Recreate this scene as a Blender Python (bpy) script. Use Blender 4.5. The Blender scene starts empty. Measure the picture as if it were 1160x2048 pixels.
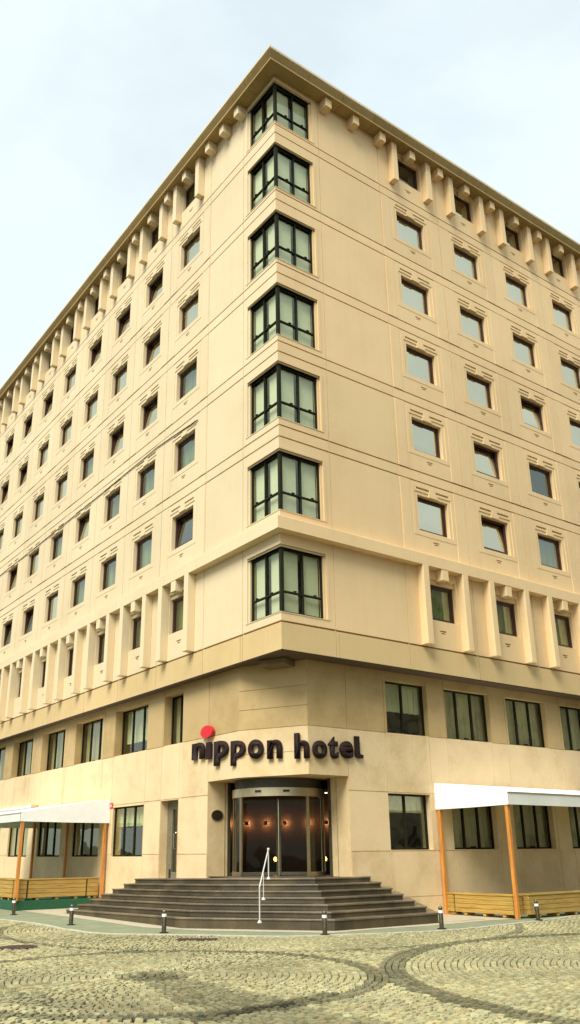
import bpy, bmesh, math, random
from mathutils import Vector, Matrix
random.seed(7)
R = math.radians
sc = bpy.context.scene
col = sc.collection

# ------------------------------------------------------------------ helpers
class MB:
    """collects faces and links them as ONE mesh object"""
    def __init__(s): s.v = []; s.f = []; s.cols = None
    def quad(s, a, b, c, d):
        n = len(s.v); s.v += [tuple(a), tuple(b), tuple(c), tuple(d)]; s.f.append((n, n+1, n+2, n+3)); return s
    def poly(s, pts):
        n = len(s.v); s.v += [tuple(p) for p in pts]; s.f.append(tuple(range(n, n+len(pts)))); return s
    def box(s, x0, x1, y0, y1, z0, z1, M=None):
        P = [(x, y, z) for x in (x0, x1) for y in (y0, y1) for z in (z0, z1)]
        if M is not None: P = [tuple(M @ Vector(p)) for p in P]
        n = len(s.v); s.v += P
        for f in ((0,1,3,2),(4,6,7,5),(0,4,5,1),(2,3,7,6),(0,2,6,4),(1,5,7,3)): s.f.append(tuple(n+i for i in f))
        return s
    def prism(s, pts, z0, z1):
        """pts: (x,y) or (x,y,dz); vertical extrusion"""
        p = [(q[0], q[1], (q[2] if len(q) > 2 else 0)) for q in pts]; k = len(p)
        n = len(s.v)
        s.v += [(x, y, z0+d) for x, y, d in p] + [(x, y, z1+d) for x, y, d in p]
        s.f.append(tuple(n+i for i in range(k-1, -1, -1))); s.f.append(tuple(n+k+i for i in range(k)))
        for i in range(k):
            j = (i+1) % k; s.f.append((n+i, n+j, n+k+j, n+k+i))
        return s
    def tube(s, pts, r, seg=10, caps=True):
        pts = [Vector(p) for p in pts]; rings = []
        for i, p in enumerate(pts):
            a = pts[max(i-1, 0)]; b = pts[min(i+1, len(pts)-1)]
            d = (b-a).normalized()
            up = Vector((0,0,1)) if abs(d.z) < .9 else Vector((1,0,0))
            u = d.cross(up).normalized(); w = u.cross(d)
            rr = r[i] if isinstance(r, (list, tuple)) else r
            n = len(s.v)
            s.v += [tuple(p+u*math.cos(t)*rr+w*math.sin(t)*rr) for t in [2*math.pi*k/seg for k in range(seg)]]
            rings.append(n)
        for a, b in zip(rings, rings[1:]):
            for k in range(seg): s.f.append((a+k, a+(k+1) % seg, b+(k+1) % seg, b+k))
        if caps:
            s.f.append(tuple(rings[0]+k for k in range(seg))); s.f.append(tuple(rings[-1]+k for k in range(seg-1, -1, -1)))
        return s
    def lathe(s, prof, c=(0,0,0), seg=20):
        rings = []
        for r, z in prof:
            n = len(s.v); rings.append(n)
            s.v += [(c[0]+r*math.cos(2*math.pi*k/seg), c[1]+r*math.sin(2*math.pi*k/seg), c[2]+z) for k in range(seg)]
        for a, b in zip(rings, rings[1:]):
            for k in range(seg): s.f.append((a+k, a+(k+1) % seg, b+(k+1) % seg, b+k))
        s.f.append(tuple(rings[0]+k for k in range(seg-1, -1, -1))); s.f.append(tuple(rings[-1]+k for k in range(seg)))
        return s
    def mesh(s, name, mat, bevel=0, smooth=False, weld=True):
        me = bpy.data.meshes.new(name); me.from_pydata(s.v, [], s.f); me.update()
        if weld or bevel:
            bm = bmesh.new(); bm.from_mesh(me)
            bmesh.ops.remove_doubles(bm, verts=bm.verts, dist=1e-4)
            bmesh.ops.recalc_face_normals(bm, faces=bm.faces)
            if bevel:
                eds = [e for e in bm.edges if len(e.link_faces) == 2 and e.calc_face_angle(0) > .5]
                bmesh.ops.bevel(bm, geom=eds, offset=bevel, segments=2, profile=.5, affect='EDGES')
            bm.to_mesh(me); bm.free()
        if smooth:
            for p in me.polygons: p.use_smooth = True
            try: me.set_sharp_from_angle(angle=R(40))
            except Exception: pass
        me.materials.append(mat)
        return me
    def build(s, name, mat, parent=None, **k):
        return link(name, s.mesh(name, mat, **k), parent)

def link(name, me, parent=None):
    o = bpy.data.objects.new(name, me); col.objects.link(o)
    if parent: o.parent = parent
    return o
def empty(name, loc=(0,0,0)):
    o = bpy.data.objects.new(name, None); col.objects.link(o); o.location = loc; o.empty_display_size = .2
    return o
def tag(o, label=None, cat=None, group=None, kind=None):
    if label: o['label'] = label
    if cat: o['category'] = cat
    if group: o['group'] = group
    if kind: o['kind'] = kind
    return o

# ------------------------------------------------------------------ materials
def nt(name):
    m = bpy.data.materials.new(name); m.use_nodes = True
    t = m.node_tree; b = t.nodes['Principled BSDF']; return m, t, b
def N(t, kind, **kw):
    n = t.nodes.new(kind)
    for k, v in kw.items():
        if k.startswith('i_'):
            key = k[2:]; key = int(key) if key.isdigit() else key.replace('_', ' ')
            n.inputs[key].default_value = v
        else: setattr(n, k, v)
    return n
def rgb(c): return (c[0], c[1], c[2], 1)
def ramp(t, stops):
    n = t.nodes.new('ShaderNodeValToRGB'); e = n.color_ramp.elements
    while len(e) < len(stops): e.new(.5)
    for el, (p, c) in zip(e, stops): el.position = p; el.color = rgb(c) if len(c) == 3 else c
    return n
def plain(name, c, rough=.5, metal=0, spec=.5, var=.0, scale=6, bump=0, bscale=60):
    m, t, b = nt(name)
    b.inputs['Base Color'].default_value = rgb(c); b.inputs['Roughness'].default_value = rough
    b.inputs['Metallic'].default_value = metal; b.inputs['Specular IOR Level'].default_value = spec
    L = t.links
    if var or bump:
        tc = N(t, 'ShaderNodeTexCoord')
    if var:
        no = N(t, 'ShaderNodeTexNoise', i_Scale=scale, i_Detail=6.0, i_Roughness=.65)
        L.new(tc.outputs['Object'], no.inputs['Vector'])
        rp = ramp(t, [(.25, [x*(1-var) for x in c]), (.75, [min(1, x*(1+var)) for x in c])])
        L.new(no.outputs['Fac'], rp.inputs[0]); L.new(rp.outputs[0], b.inputs['Base Color'])
    if bump:
        n2 = N(t, 'ShaderNodeTexNoise', i_Scale=bscale, i_Detail=4.0)
        L.new(tc.outputs['Object'], n2.inputs['Vector'])
        bp = N(t, 'ShaderNodeBump', i_Strength=bump, i_Distance=.02)
        L.new(n2.outputs['Fac'], bp.inputs['Height']); L.new(bp.outputs[0], b.inputs['Normal'])
    return m

def paint_mat(name, c, streak=.12):
    """rendered wall paint: broad mottling, vertical rain streaks, fine grain"""
    m, t, b = nt(name); L = t.links
    tc = N(t, 'ShaderNodeTexCoord')
    n1 = N(t, 'ShaderNodeTexNoise', i_Scale=.35, i_Detail=6.0, i_Roughness=.6); L.new(tc.outputs['Object'], n1.inputs['Vector'])
    mp = N(t, 'ShaderNodeMapping'); mp.inputs['Scale'].default_value = (2.2, 2.2, .12); L.new(tc.outputs['Object'], mp.inputs['Vector'])
    n2 = N(t, 'ShaderNodeTexNoise', i_Scale=2.0, i_Detail=7.0, i_Roughness=.65); L.new(mp.outputs[0], n2.inputs['Vector'])
    n3 = N(t, 'ShaderNodeTexNoise', i_Scale=9.0, i_Detail=5.0); L.new(tc.outputs['Object'], n3.inputs['Vector'])
    a = N(t, 'ShaderNodeMath', operation='MULTIPLY', i_1=.62); L.new(n1.outputs['Fac'], a.inputs[0])
    a2 = N(t, 'ShaderNodeMath', operation='MULTIPLY_ADD', i_1=.26); L.new(n2.outputs['Fac'], a2.inputs[0]); L.new(a.outputs[0], a2.inputs[2])
    a3 = N(t, 'ShaderNodeMath', operation='MULTIPLY_ADD', i_1=.12); L.new(n3.outputs['Fac'], a3.inputs[0]); L.new(a2.outputs[0], a3.inputs[2])
    rp = ramp(t, [(.36, [c[0]*(1-streak), c[1]*(1-streak*1.15), c[2]*(1-streak*1.5)]), (.52, c), (.68, [min(1, x*1.04) for x in c])])
    L.new(a3.outputs[0], rp.inputs[0])
    at = N(t, 'ShaderNodeAttribute', attribute_name='panel')
    mr = N(t, 'ShaderNodeMapRange'); mr.inputs['To Min'].default_value = 1.0; mr.inputs['To Max'].default_value = .93; L.new(at.outputs['Fac'], mr.inputs['Value'])
    vm = N(t, 'ShaderNodeVectorMath', operation='SCALE'); L.new(rp.outputs[0], vm.inputs[0]); L.new(mr.outputs[0], vm.inputs['Scale'])
    L.new(vm.outputs[0], b.inputs['Base Color'])
    b.inputs['Roughness'].default_value = .75; b.inputs['Specular IOR Level'].default_value = .25
    nb = N(t, 'ShaderNodeTexNoise', i_Scale=45.0, i_Detail=5.0); L.new(tc.outputs['Object'], nb.inputs['Vector'])
    bp = N(t, 'ShaderNodeBump', i_Strength=.18, i_Distance=.012); L.new(nb.outputs['Fac'], bp.inputs['Height'])
    nb2 = N(t, 'ShaderNodeTexNoise', i_Scale=.9, i_Detail=2.0); L.new(tc.outputs['Object'], nb2.inputs['Vector'])
    bp2 = N(t, 'ShaderNodeBump', i_Strength=.25, i_Distance=.05); L.new(nb2.outputs['Fac'], bp2.inputs['Height']); L.new(bp.outputs[0], bp2.inputs['Normal'])
    L.new(bp2.outputs[0], b.inputs['Normal'])
    return m

def stone_mat(name, c):
    """honed limestone cladding: tone differs per panel (big cells) and clouds within"""
    m, t, b = nt(name); L = t.links
    tc = N(t, 'ShaderNodeTexCoord')
    at = N(t, 'ShaderNodeAttribute', attribute_name='panel')
    n1 = N(t, 'ShaderNodeTexNoise', i_Scale=1.1, i_Detail=8.0, i_Roughness=.62); L.new(tc.outputs['Object'], n1.inputs['Vector'])
    n2 = N(t, 'ShaderNodeTexNoise', i_Scale=14.0, i_Detail=6.0, i_Roughness=.7); L.new(tc.outputs['Object'], n2.inputs['Vector'])
    a = N(t, 'ShaderNodeMath', operation='MULTIPLY', i_1=.62); L.new(n1.outputs['Fac'], a.inputs[0])
    a2 = N(t, 'ShaderNodeMath', operation='MULTIPLY_ADD', i_1=.2); L.new(n2.outputs['Fac'], a2.inputs[0]); L.new(a.outputs[0], a2.inputs[2])
    a3 = N(t, 'ShaderNodeMath', operation='MULTIPLY_ADD', i_1=.18); L.new(at.outputs['Fac'], a3.inputs[0]); L.new(a2.outputs[0], a3.inputs[2])
    rp = ramp(t, [(.32, [c[0]*.80, c[1]*.76, c[2]*.66]), (.5, c), (.68, [min(1, c[0]*1.1), min(1, c[1]*1.1), min(1, c[2]*1.12)])])
    L.new(a3.outputs[0], rp.inputs[0]); L.new(rp.outputs[0], b.inputs['Base Color'])
    b.inputs['Roughness'].default_value = .6; b.inputs['Specular IOR Level'].default_value = .35
    nb = N(t, 'ShaderNodeTexNoise', i_Scale=70.0, i_Detail=4.0); L.new(tc.outputs['Object'], nb.inputs['Vector'])
    bp = N(t, 'ShaderNodeBump', i_Strength=.12, i_Distance=.01); L.new(nb.outputs['Fac'], bp.inputs['Height']); L.new(bp.outputs[0], b.inputs['Normal'])
    return m

def wood_mat(name, c, rough=.5, axis=2, planks=0.0):
    m, t, b = nt(name); L = t.links
    tc = N(t, 'ShaderNodeTexCoord'); mp = N(t, 'ShaderNodeMapping')
    s = [14, 14, 14]; s[axis] = .9; mp.inputs['Scale'].default_value = s
    L.new(tc.outputs['Object'], mp.inputs['Vector'])
    n1 = N(t, 'ShaderNodeTexNoise', i_Scale=1.6, i_Detail=8.0, i_Roughness=.65, i_Distortion=.6); L.new(mp.outputs[0], n1.inputs['Vector'])
    rp = ramp(t, [(.3, [c[0]*.55, c[1]*.5, c[2]*.45]), (.5, c), (.72, [min(1, x*1.25) for x in c])])
    L.new(n1.outputs['Fac'], rp.inputs[0]); L.new(rp.outputs[0], b.inputs['Base Color'])
    b.inputs['Roughness'].default_value = rough
    bp = N(t, 'ShaderNodeBump', i_Strength=.3, i_Distance=.01); L.new(n1.outputs['Fac'], bp.inputs['Height']); L.new(bp.outputs[0], b.inputs['Normal'])
    return m

def granite_mat(name, c, rough):
    m, t, b = nt(name); L = t.links
    tc = N(t, 'ShaderNodeTexCoord')
    n1 = N(t, 'ShaderNodeTexNoise', i_Scale=90.0, i_Detail=3.0); L.new(tc.outputs['Object'], n1.inputs['Vector'])
    n2 = N(t, 'ShaderNodeTexNoise', i_Scale=1.3, i_Detail=6.0); L.new(tc.outputs['Object'], n2.inputs['Vector'])
    mx = N(t, 'ShaderNodeMath', operation='MULTIPLY_ADD', i_1=.55); L.new(n1.outputs['Fac'], mx.inputs[0])
    m2 = N(t, 'ShaderNodeMath', operation='MULTIPLY', i_1=.45); L.new(n2.outputs['Fac'], m2.inputs[0]); L.new(m2.outputs[0], mx.inputs[2])
    rp = ramp(t, [(.38, [x*.5 for x in c]), (.5, c), (.64, [x*1.9 for x in c])])
    L.new(mx.outputs[0], rp.inputs[0])
    sn = N(t, 'ShaderNodeVectorMath', operation='SNAP'); sn.inputs[1].default_value = (.93, .93, 9); L.new(tc.outputs['Object'], sn.inputs[0])
    wn = N(t, 'ShaderNodeTexWhiteNoise'); L.new(sn.outputs[0], wn.inputs['Vector'])
    mr = N(t, 'ShaderNodeMapRange'); mr.inputs['To Min'].default_value = .78; mr.inputs['To Max'].default_value = 1.22; L.new(wn.outputs['Value'], mr.inputs['Value'])
    vm = N(t, 'ShaderNodeVectorMath', operation='SCALE'); L.new(rp.outputs[0], vm.inputs[0]); L.new(mr.outputs[0], vm.inputs['Scale'])
    L.new(vm.outputs[0], b.inputs['Base Color'])
    b.inputs['Roughness'].default_value = rough
    return m

def glass_mat(name, refl, tint=(.75,.85,.78), rough=.015, wobble=.04, rcol=(.82,.90,.78), grz=.3):
    """window pane: part mirror of the sky and street, part clear so that what is behind shows"""
    m = bpy.data.materials.new(name); m.use_nodes = True; t = m.node_tree; t.nodes.clear(); L = t.links
    out = N(t, 'ShaderNodeOutputMaterial'); mix = N(t, 'ShaderNodeMixShader')
    tr = N(t, 'ShaderNodeBsdfTransparent'); tr.inputs[0].default_value = rgb(tint)
    gl = N(t, 'ShaderNodeBsdfGlossy'); gl.inputs['Color'].default_value = rgb(rcol); gl.inputs['Roughness'].default_value = rough
    lw = N(t, 'ShaderNodeLayerWeight', i_Blend=.35)
    ma = N(t, 'ShaderNodeMath', operation='MULTIPLY_ADD', i_1=grz); ma.inputs[2].default_value = refl; ma.use_clamp = True
    L.new(lw.outputs['Facing'], ma.inputs[0])
    mul = N(t, 'ShaderNodeMath', operation='MULTIPLY', i_1=1.0); L.new(ma.outputs[0], mul.inputs[0])
    tc = N(t, 'ShaderNodeTexCoord'); no = N(t, 'ShaderNodeTexNoise', i_Scale=.8, i_Detail=1.0)
    L.new(tc.outputs['Object'], no.inputs['Vector'])
    bp = N(t, 'ShaderNodeBump', i_Strength=wobble, i_Distance=.3); L.new(no.outputs['Fac'], bp.inputs['Height']); L.new(bp.outputs[0], gl.inputs['Normal'])
    L.new(mul.outputs[0], mix.inputs[0]); L.new(tr.outputs[0], mix.inputs[1]); L.new(gl.outputs[0], mix.inputs[2]); L.new(mix.outputs[0], out.inputs[0])
    return m

def curtain_mat(name, c, scale=9.0, contrast=.45):
    m, t, b = nt(name); L = t.links
    tc = N(t, 'ShaderNodeTexCoord'); oi = N(t, 'ShaderNodeObjectInfo')
    ad = N(t, 'ShaderNodeVectorMath', operation='ADD'); L.new(tc.outputs['Object'], ad.inputs[0]); L.new(oi.outputs['Location'], ad.inputs[1])
    mp = N(t, 'ShaderNodeMapping'); mp.inputs['Scale'].default_value = (1, 1, .06); L.new(ad.outputs[0], mp.inputs['Vector'])
    n1 = N(t, 'ShaderNodeTexNoise', i_Scale=scale, i_Detail=3.0); L.new(mp.outputs[0], n1.inputs['Vector'])
    rp = ramp(t, [(.3, [x*(1-contrast) for x in c]), (.7, [min(1, x*(1+contrast*.6)) for x in c])])
    L.new(n1.outputs['Fac'], rp.inputs[0]); L.new(rp.outputs[0], b.inputs['Base Color'])
    b.inputs['Roughness'].default_value = .9; b.inputs['Specular IOR Level'].default_value = .1
    return m

def emit(name, c, s):
    m = bpy.data.materials.new(name); m.use_nodes = True; t = m.node_tree; t.nodes.clear()
    o = N(t, 'ShaderNodeOutputMaterial'); e = N(t, 'ShaderNodeEmission'); e.inputs[0].default_value = rgb(c); e.inputs[1].default_value = s
    t.links.new(e.outputs[0], o.inputs[0]); return m

M = {}
M['cream'] = paint_mat('cream_paint', (.735, .595, .36), .07)
M['cream_r'] = paint_mat('cream_paint_warm_lit', (.79, .575, .30), .08)  # same cream, with the right front's warmer light put into the colour
M['stone'] = stone_mat('honed_limestone', (.74, .56, .31))
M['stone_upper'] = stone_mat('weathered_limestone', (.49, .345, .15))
M['soffit_block'] = plain('block_stone', (.20, .14, .065), .8, var=.2)
M['spandrel'] = paint_mat('spandrel_shaded', (.65, .475, .225), .10)  # wall paint darkened: the shade on the lowest band is in the colour
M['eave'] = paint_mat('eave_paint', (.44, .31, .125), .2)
M['soffit'] = plain('dark_soffit', (.10, .062, .03), .85, var=.25, scale=2)  # the overhang's shadow is put into this dark colour
M['cap'] = paint_mat('eave_cap', (.70, .58, .36), .2)
M['brown'] = plain('brown_window_frame', (.05, .018, .010), .35, var=.3)
M['green_frame'] = plain('dark_green_frame', (.022, .022, .012), .75, var=.2, spec=.08)
M['bronze'] = plain('bronze_frame', (.085, .072, .045), .4, .3, var=.3)
M['dark'] = plain('dark_interior', (.012, .010, .008), .8)
M['room'] = plain('room_interior', (.16, .13, .08), .85, var=.3)
M['brass'] = plain('polished_brass', (.62, .50, .26), .22, 1.0, var=.15, scale=3)
M['steel'] = plain('brushed_steel', (.62, .58, .50), .28, 1.0, var=.15, scale=4)
M['door_metal'] = plain('door_metal', (.34, .28, .16), .4, .8, var=.2)
M['door_grey'] = plain('grey_bronze_door', (.20, .18, .115), .45, .2, var=.2)
M['header'] = plain('revolving_header', (.52, .44, .27), .4, .75, var=.15)
M['drumtop'] = plain('drum_top', (.05, .04, .022), .5, var=.2)
M['letter'] = plain('brown_letter', (.024, .011, .009), .7, spec=.2)
M['red'] = plain('red_disc', (.66, .008, .015), .4)
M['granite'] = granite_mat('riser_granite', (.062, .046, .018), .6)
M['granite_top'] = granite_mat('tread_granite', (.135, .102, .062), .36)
M['pole'] = wood_mat('orange_pole', (.62, .25, .045), .4, 2)
M['planter_x'] = wood_mat('pine_x', (.40, .255, .06), .6, 0)
M['planter_y'] = wood_mat('pine_y', (.46, .285, .06), .6, 1)
M['canvas'] = plain('white_canvas', (.93, .92, .87), .8, var=.06, scale=2.5, bump=.5, bscale=3)
M['canvas_grey'] = plain('valance_canvas', (.70, .71, .62), .8, var=.05, scale=2, bump=.15, bscale=8)
M['turf'] = plain('green_carpet', (.014, .095, .042), .9, var=.35, scale=20, bump=.5, bscale=150)
M['pave'] = plain('green_grey_paving', (.215, .235, .135), .8, var=.22, scale=2.0, bump=.2, bscale=40)
M['strip'] = plain('pale_granite_strip', (.46, .40, .27), .7, var=.18, scale=5, bump=.2, bscale=60)
M['kerb'] = plain('pale_kerb', (.48, .44, .31), .85, var=.3, scale=9, bump=.5, bscale=40)
M['bollard'] = plain('bollard_steel', (.16, .13, .085), .3, .85, var=.5, scale=12)
M['band'] = plain('white_band', (.85, .85, .82), .5)
M['black'] = plain('black_rubber', (.008, .008, .008), .6)
M['cable'] = plain('cable_black', (.004, .004, .004), .95, spec=.05)
M['rust'] = plain('rusty_iron', (.055, .026, .018), .7, .3, var=.5, scale=18, bump=.4, bscale=40)
M['plaque'] = plain('bronze_plaque', (.085, .06, .028), .35, .7, var=.4, scale=20)
M['plaque_rim'] = plain('plaque_rim', (.75, .66, .42), .3, .8)
M['white'] = plain('white_enamel', (.85, .84, .8), .4)
M['rail'] = plain('pale_rail', (.60, .58, .50), .35)
M['blind'] = plain('white_blind', (.66, .67, .47), .85, var=.05)
M['pale_blind'] = curtain_mat('pale_blind', (.62, .66, .53), 5, .2)
M['olive'] = curtain_mat('olive_curtain', (.34, .34, .16))
M['shop'] = curtain_mat('shop_curtain', (.52, .47, .30), 3.0, .38)
M['tan'] = curtain_mat('tan_curtain', (.34, .26, .12))
M['glass_sky'] = glass_mat('glass_reflecting_sky', .66, rcol=(.74, .73, .55))
M['glass'] = glass_mat('glass_plain', .10)
M['glass_olive'] = glass_mat('glass_olive', .14, (.72, .82, .66))
M['glass_corner'] = glass_mat('glass_corner', .09, (.93, .96, .86), grz=.16, rcol=(.80, .84, .62))
M['glass_shop'] = glass_mat('glass_shop', .10, (.88, .91, .76), wobble=.12, grz=.22, rcol=(.9, .92, .75))
M['glass_door'] = glass_mat('glass_door', .015, (.80, .78, .66), grz=.10)
M['glow'] = emit('lamp_glow', (1.0, .40, .15), 340)
M['shade'] = emit('lamp_shade_glow', (1.0, .26, .10), .42)
M['candle'] = emit('candle_glow', (1.0, .42, .06), 22)
M['spot'] = emit('spot_glow', (1.0, .62, .28), 12)
M['wood_dark'] = plain('lobby_wall', (.022, .014, .009), .6, var=.3)

# ------------------------------------------------------------------ the two street fronts as stepped relief
SILL = {7: 8.427, 6: 11.3475, 5: 14.215, 4: 17.083, 3: 19.95, 2: 22.819, 1: 25.62}
OPH = {1: 1.16, 2: 1.22, 3: 1.22, 4: 1.22, 5: 1.22, 6: 1.235, 7: 1.20}
CORNER = {1: (24.95, 26.70), 2: (22.17, 23.96), 3: (19.33, 21.15), 4: (16.52, 18.33), 5: (13.68, 15.51), 6: (10.755, 12.59), 7: (7.79, 9.65)}
ZB, ZT = 6.757, 26.98
OW = 1.42
FR = {'R': dict(u0=5.556, du=3.0575, n=5, end=20.5, fin=(5.27, 7.06)),
      'L': dict(u0=4.835, du=2.8815, n=9, end=30.9, fin=(4.55, 6.27))}
def PT(side):
    def f(u, d, z):
        if u == 0: u = -d
        return (u, -d, z) if side == 'R' else (-d, u, z)
    return f

def relief(name, rects, urange, zrange, pt, mat, parent, reveal=.24, ztop_open=False):
    """rects: list of (u0,u1,z0,z1,depth) painted in order on depth 0; depth None = opening"""
    us = {urange[0], urange[1]}; zs = {zrange[0], zrange[1]}
    for a, b, c, d, _ in rects:
        for v in (a, b):
            if urange[0] < v < urange[1]: us.add(round(v, 4))
        for v in (c, d):
            if zrange[0] < v < zrange[1]: zs.add(round(v, 4))
    us = sorted(us); zs = sorted(zs)
    us = [us[0]]+[v for p, v in zip(us, us[1:]) if v-p > 1e-3]; zs = [zs[0]]+[v for p, v in zip(zs, zs[1:]) if v-p > 1e-3]
    nu, nz = len(us)-1, len(zs)-1
    D = [[0.0]*nz for _ in range(nu)]; PAN = [[0]*nz for _ in range(nu)]
    import bisect
    for k, (a, b, c, d, dep) in enumerate(rects):
        i0 = bisect.bisect_left(us, a-2e-3); i1 = bisect.bisect_left(us, b-2e-3)
        j0 = bisect.bisect_left(zs, c-2e-3); j1 = bisect.bisect_left(zs, d-2e-3)
        for i in range(max(i0, 0), min(i1, nu)):
            for j in range(max(j0, 0), min(j1, nz)): D[i][j] = dep
    V = {}; vs = []; fs = []
    def vid(u, d, z):
        k = (round(u, 4), round(d, 4), round(z, 4))
        if k not in V: V[k] = len(vs); vs.append(pt(u, d, z))
        return V[k]
    dd = lambda x: -reveal if x is None else x
    for i in range(nu):
        for j in range(nz):
            d = D[i][j]; u0, u1, z0, z1 = us[i], us[i+1], zs[j], zs[j+1]
            if d is not None: fs.append((vid(u0, d, z0), vid(u1, d, z0), vid(u1, d, z1), vid(u0, d, z1)))
            if i+1 < nu:
                e = D[i+1][j]
                if dd(e) != dd(d): fs.append((vid(u1, dd(d), z0), vid(u1, dd(e), z0), vid(u1, dd(e), z1), vid(u1, dd(d), z1)))
            if j+1 < nz:
                e = D[i][j+1]
                if dd(e) != dd(d): fs.append((vid(u0, dd(d), z1), vid(u1, dd(d), z1), vid(u1, dd(e), z1), vid(u0, dd(e), z1)))
    me = bpy.data.meshes.new(name); me.from_pydata(vs, [], fs); me.update()
    bm = bmesh.new(); bm.from_mesh(me); bmesh.ops.recalc_face_normals(bm, faces=bm.faces); bm.to_mesh(me); bm.free()
    me.materials.append(mat)
    return link(name, me, parent)

HOTEL = tag(empty('hotel_building', (0, 0, 0)), 'large cream corner hotel of nine storeys with corner windows and overhanging eaves', 'hotel')

def upper_rects(side):
    F = FR[side]; rc = []
    end = F['end']
    j0 = 1.9 if side == 'R' else 1.86
    # raised pilaster strips between the windows
    c = [F['u0']+OW/2+F['du']*(k+.5) for k in range(F['n'])]
    for r in range(2, 7):
        zlo = SILL[r]-.77 if r < 6 else 10.5; zhi = SILL[r-1]-1.15
        for x in c: rc.append((x-.52, x+.52, zlo, zhi, .014))
        a = F['u0']-.75; rc.append((a, a+.42, zlo, zhi, .012))
    for k in range(F['n']):
        u = F['u0']+F['du']*k; uc = u+OW/2
        for r in range(1, 8):
            s = SILL[r]; t = s+OPH[r]
            if 2 <= r <= 6:
                rc.append((u-.26, u+OW+.26, s-.18, t+.36, .009))
                rc.append((u-.13, u+OW+.13, s-.02, t+.12, -.012))
                rc.append((u-.05, u+.56, t+.20, t+.27, -.14)); rc.append((u+OW-.56, u+OW+.05, t+.20, t+.27, -.14))
                rc.append((uc-.2, uc+.2, t, t+.14, .03)); rc.append((uc-.13, uc+.13, t+.14, t+.31, .02))
            else:
                rc.append((u-.02, u+OW+.02, s, t+.02, -.02)); rc.append((u-.0, u+OW+.0, t, t+.14, -.07))
            rc.append((uc-.14, uc+.14, s-.345, s-.30, -.12)); rc.append((uc-.09, uc+.09, s-.41, s-.37, -.10))
    # horizontal double grooves
    for r in range(1, 6):
        s = SILL[r]
        rc.append((0, end, s-.812, s-.762, -.10)); rc.append((0, end, s-1.182, s-1.132, -.10))
    rc.append((0, end, 7.495, 7.55, -.11))
    # vertical joints
    js = [j0, F['u0']-.80]+c
    for x in js: rc.append((x-.014, x+.014, 7.5, ZT, -.02))
    for x in js+[j0+.12]: rc.append((x-.012, x+.012, ZB, 7.5, -.02))
    # corner windows
    for r, (b, t) in CORNER.items():
        rc.append((0, 1.70, b-.02, t+.15, .014)); rc.append((0, 1.61, b-.0, t+.075, -.035))
    for r, (b, t) in CORNER.items(): rc.append((0, 1.535, b, t, None))
    for k in range(F['n']):
        u = F['u0']+F['du']*k
        for r in range(1, 8): rc.append((u, u+OW, SILL[r], SILL[r]+OPH[r], None))
    return rc
for side in 'RL':
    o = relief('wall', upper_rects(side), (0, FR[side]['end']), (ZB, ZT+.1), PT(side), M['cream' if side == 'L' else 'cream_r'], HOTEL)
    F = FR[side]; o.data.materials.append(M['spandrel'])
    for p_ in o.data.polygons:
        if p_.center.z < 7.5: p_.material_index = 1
    at = o.data.attributes.new('panel', 'FLOAT', 'FACE')
    for p_ in o.data.polygons:                                     # each cladding panel a slightly different tone
        c_ = p_.center; u_ = c_.x if side == 'R' else c_.y
        iu = -1 if u_ < 1.9 else math.floor((u_-F['u0']-OW/2)/F['du']+.5); iz = sum(c_.z > SILL[r]-.97 for r in range(1, 8))
        h_ = math.sin(iu*12.9898+iz*78.233+(0 if side == 'R' else 5))*43758.5453; at.data[p_.index].value = h_-math.floor(h_)

def sweepL(name, prof, mat, seg=None, gap=.012, bevel=0):
    """profile (d,z) swept round the corner: right front, mitred corner, left front; optional joints"""
    mb = MB(); k = len(prof)
    def run(side, a, b):
        pt = PT(side)
        A = [pt(-d if a is None else a, d, z) for d, z in prof]; B = [pt(b, d, z) for d, z in prof]
        n = len(mb.v); mb.v += A+B
        for i in range(k):
            j = (i+1) % k; mb.f.append((n+i, n+j, n+k+j, n+k+i))
        mb.f.append(tuple(n+i for i in range(k))); mb.f.append(tuple(n+k+i for i in range(k-1, -1, -1)))
    for side in 'RL':
        end = FR[side]['end']
        if not seg: run(side, None, end); continue
        st = seg[side]; a = None
        for b in st:
            run(side, a, b-gap/2); a = b+gap/2
        run(side, a, end)
    return mb.build(name, mat, HOTEL, bevel=bevel)
segR = [1.15+i*1.53 for i in range(12)]; segL = [1.0+i*1.44 for i in range(20)]
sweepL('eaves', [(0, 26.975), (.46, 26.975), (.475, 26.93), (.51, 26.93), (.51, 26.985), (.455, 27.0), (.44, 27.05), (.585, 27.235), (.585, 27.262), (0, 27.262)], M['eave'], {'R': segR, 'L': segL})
sweepL('eave_cap', [(-.4, 27.265), (.60, 27.265), (.62, 27.285), (.62, 27.375), (.56, 27.405), (-.4, 27.405)], M['cap'], {'R': segR, 'L': segL}, .008)
belt = sweepL('belt_course', [(0, 10.44), (.262, 10.44), (.28, 10.425), (.28, 10.06), (0, 10.06)], M['cream'], {'R': [4.75+3.0575*i for i in range(5)], 'L': [4.03+2.8815*i for i in range(9)]}, .012)
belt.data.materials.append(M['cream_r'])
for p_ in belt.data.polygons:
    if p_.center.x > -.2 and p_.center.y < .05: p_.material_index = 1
# flat roof and hidden faces so that the block is closed
mb = MB(); mb.box(.3, FR['R']['end'], .3, FR['L']['end'], 26.7, 27.2); mb.build('roof', M['cap'], HOTEL)

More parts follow.
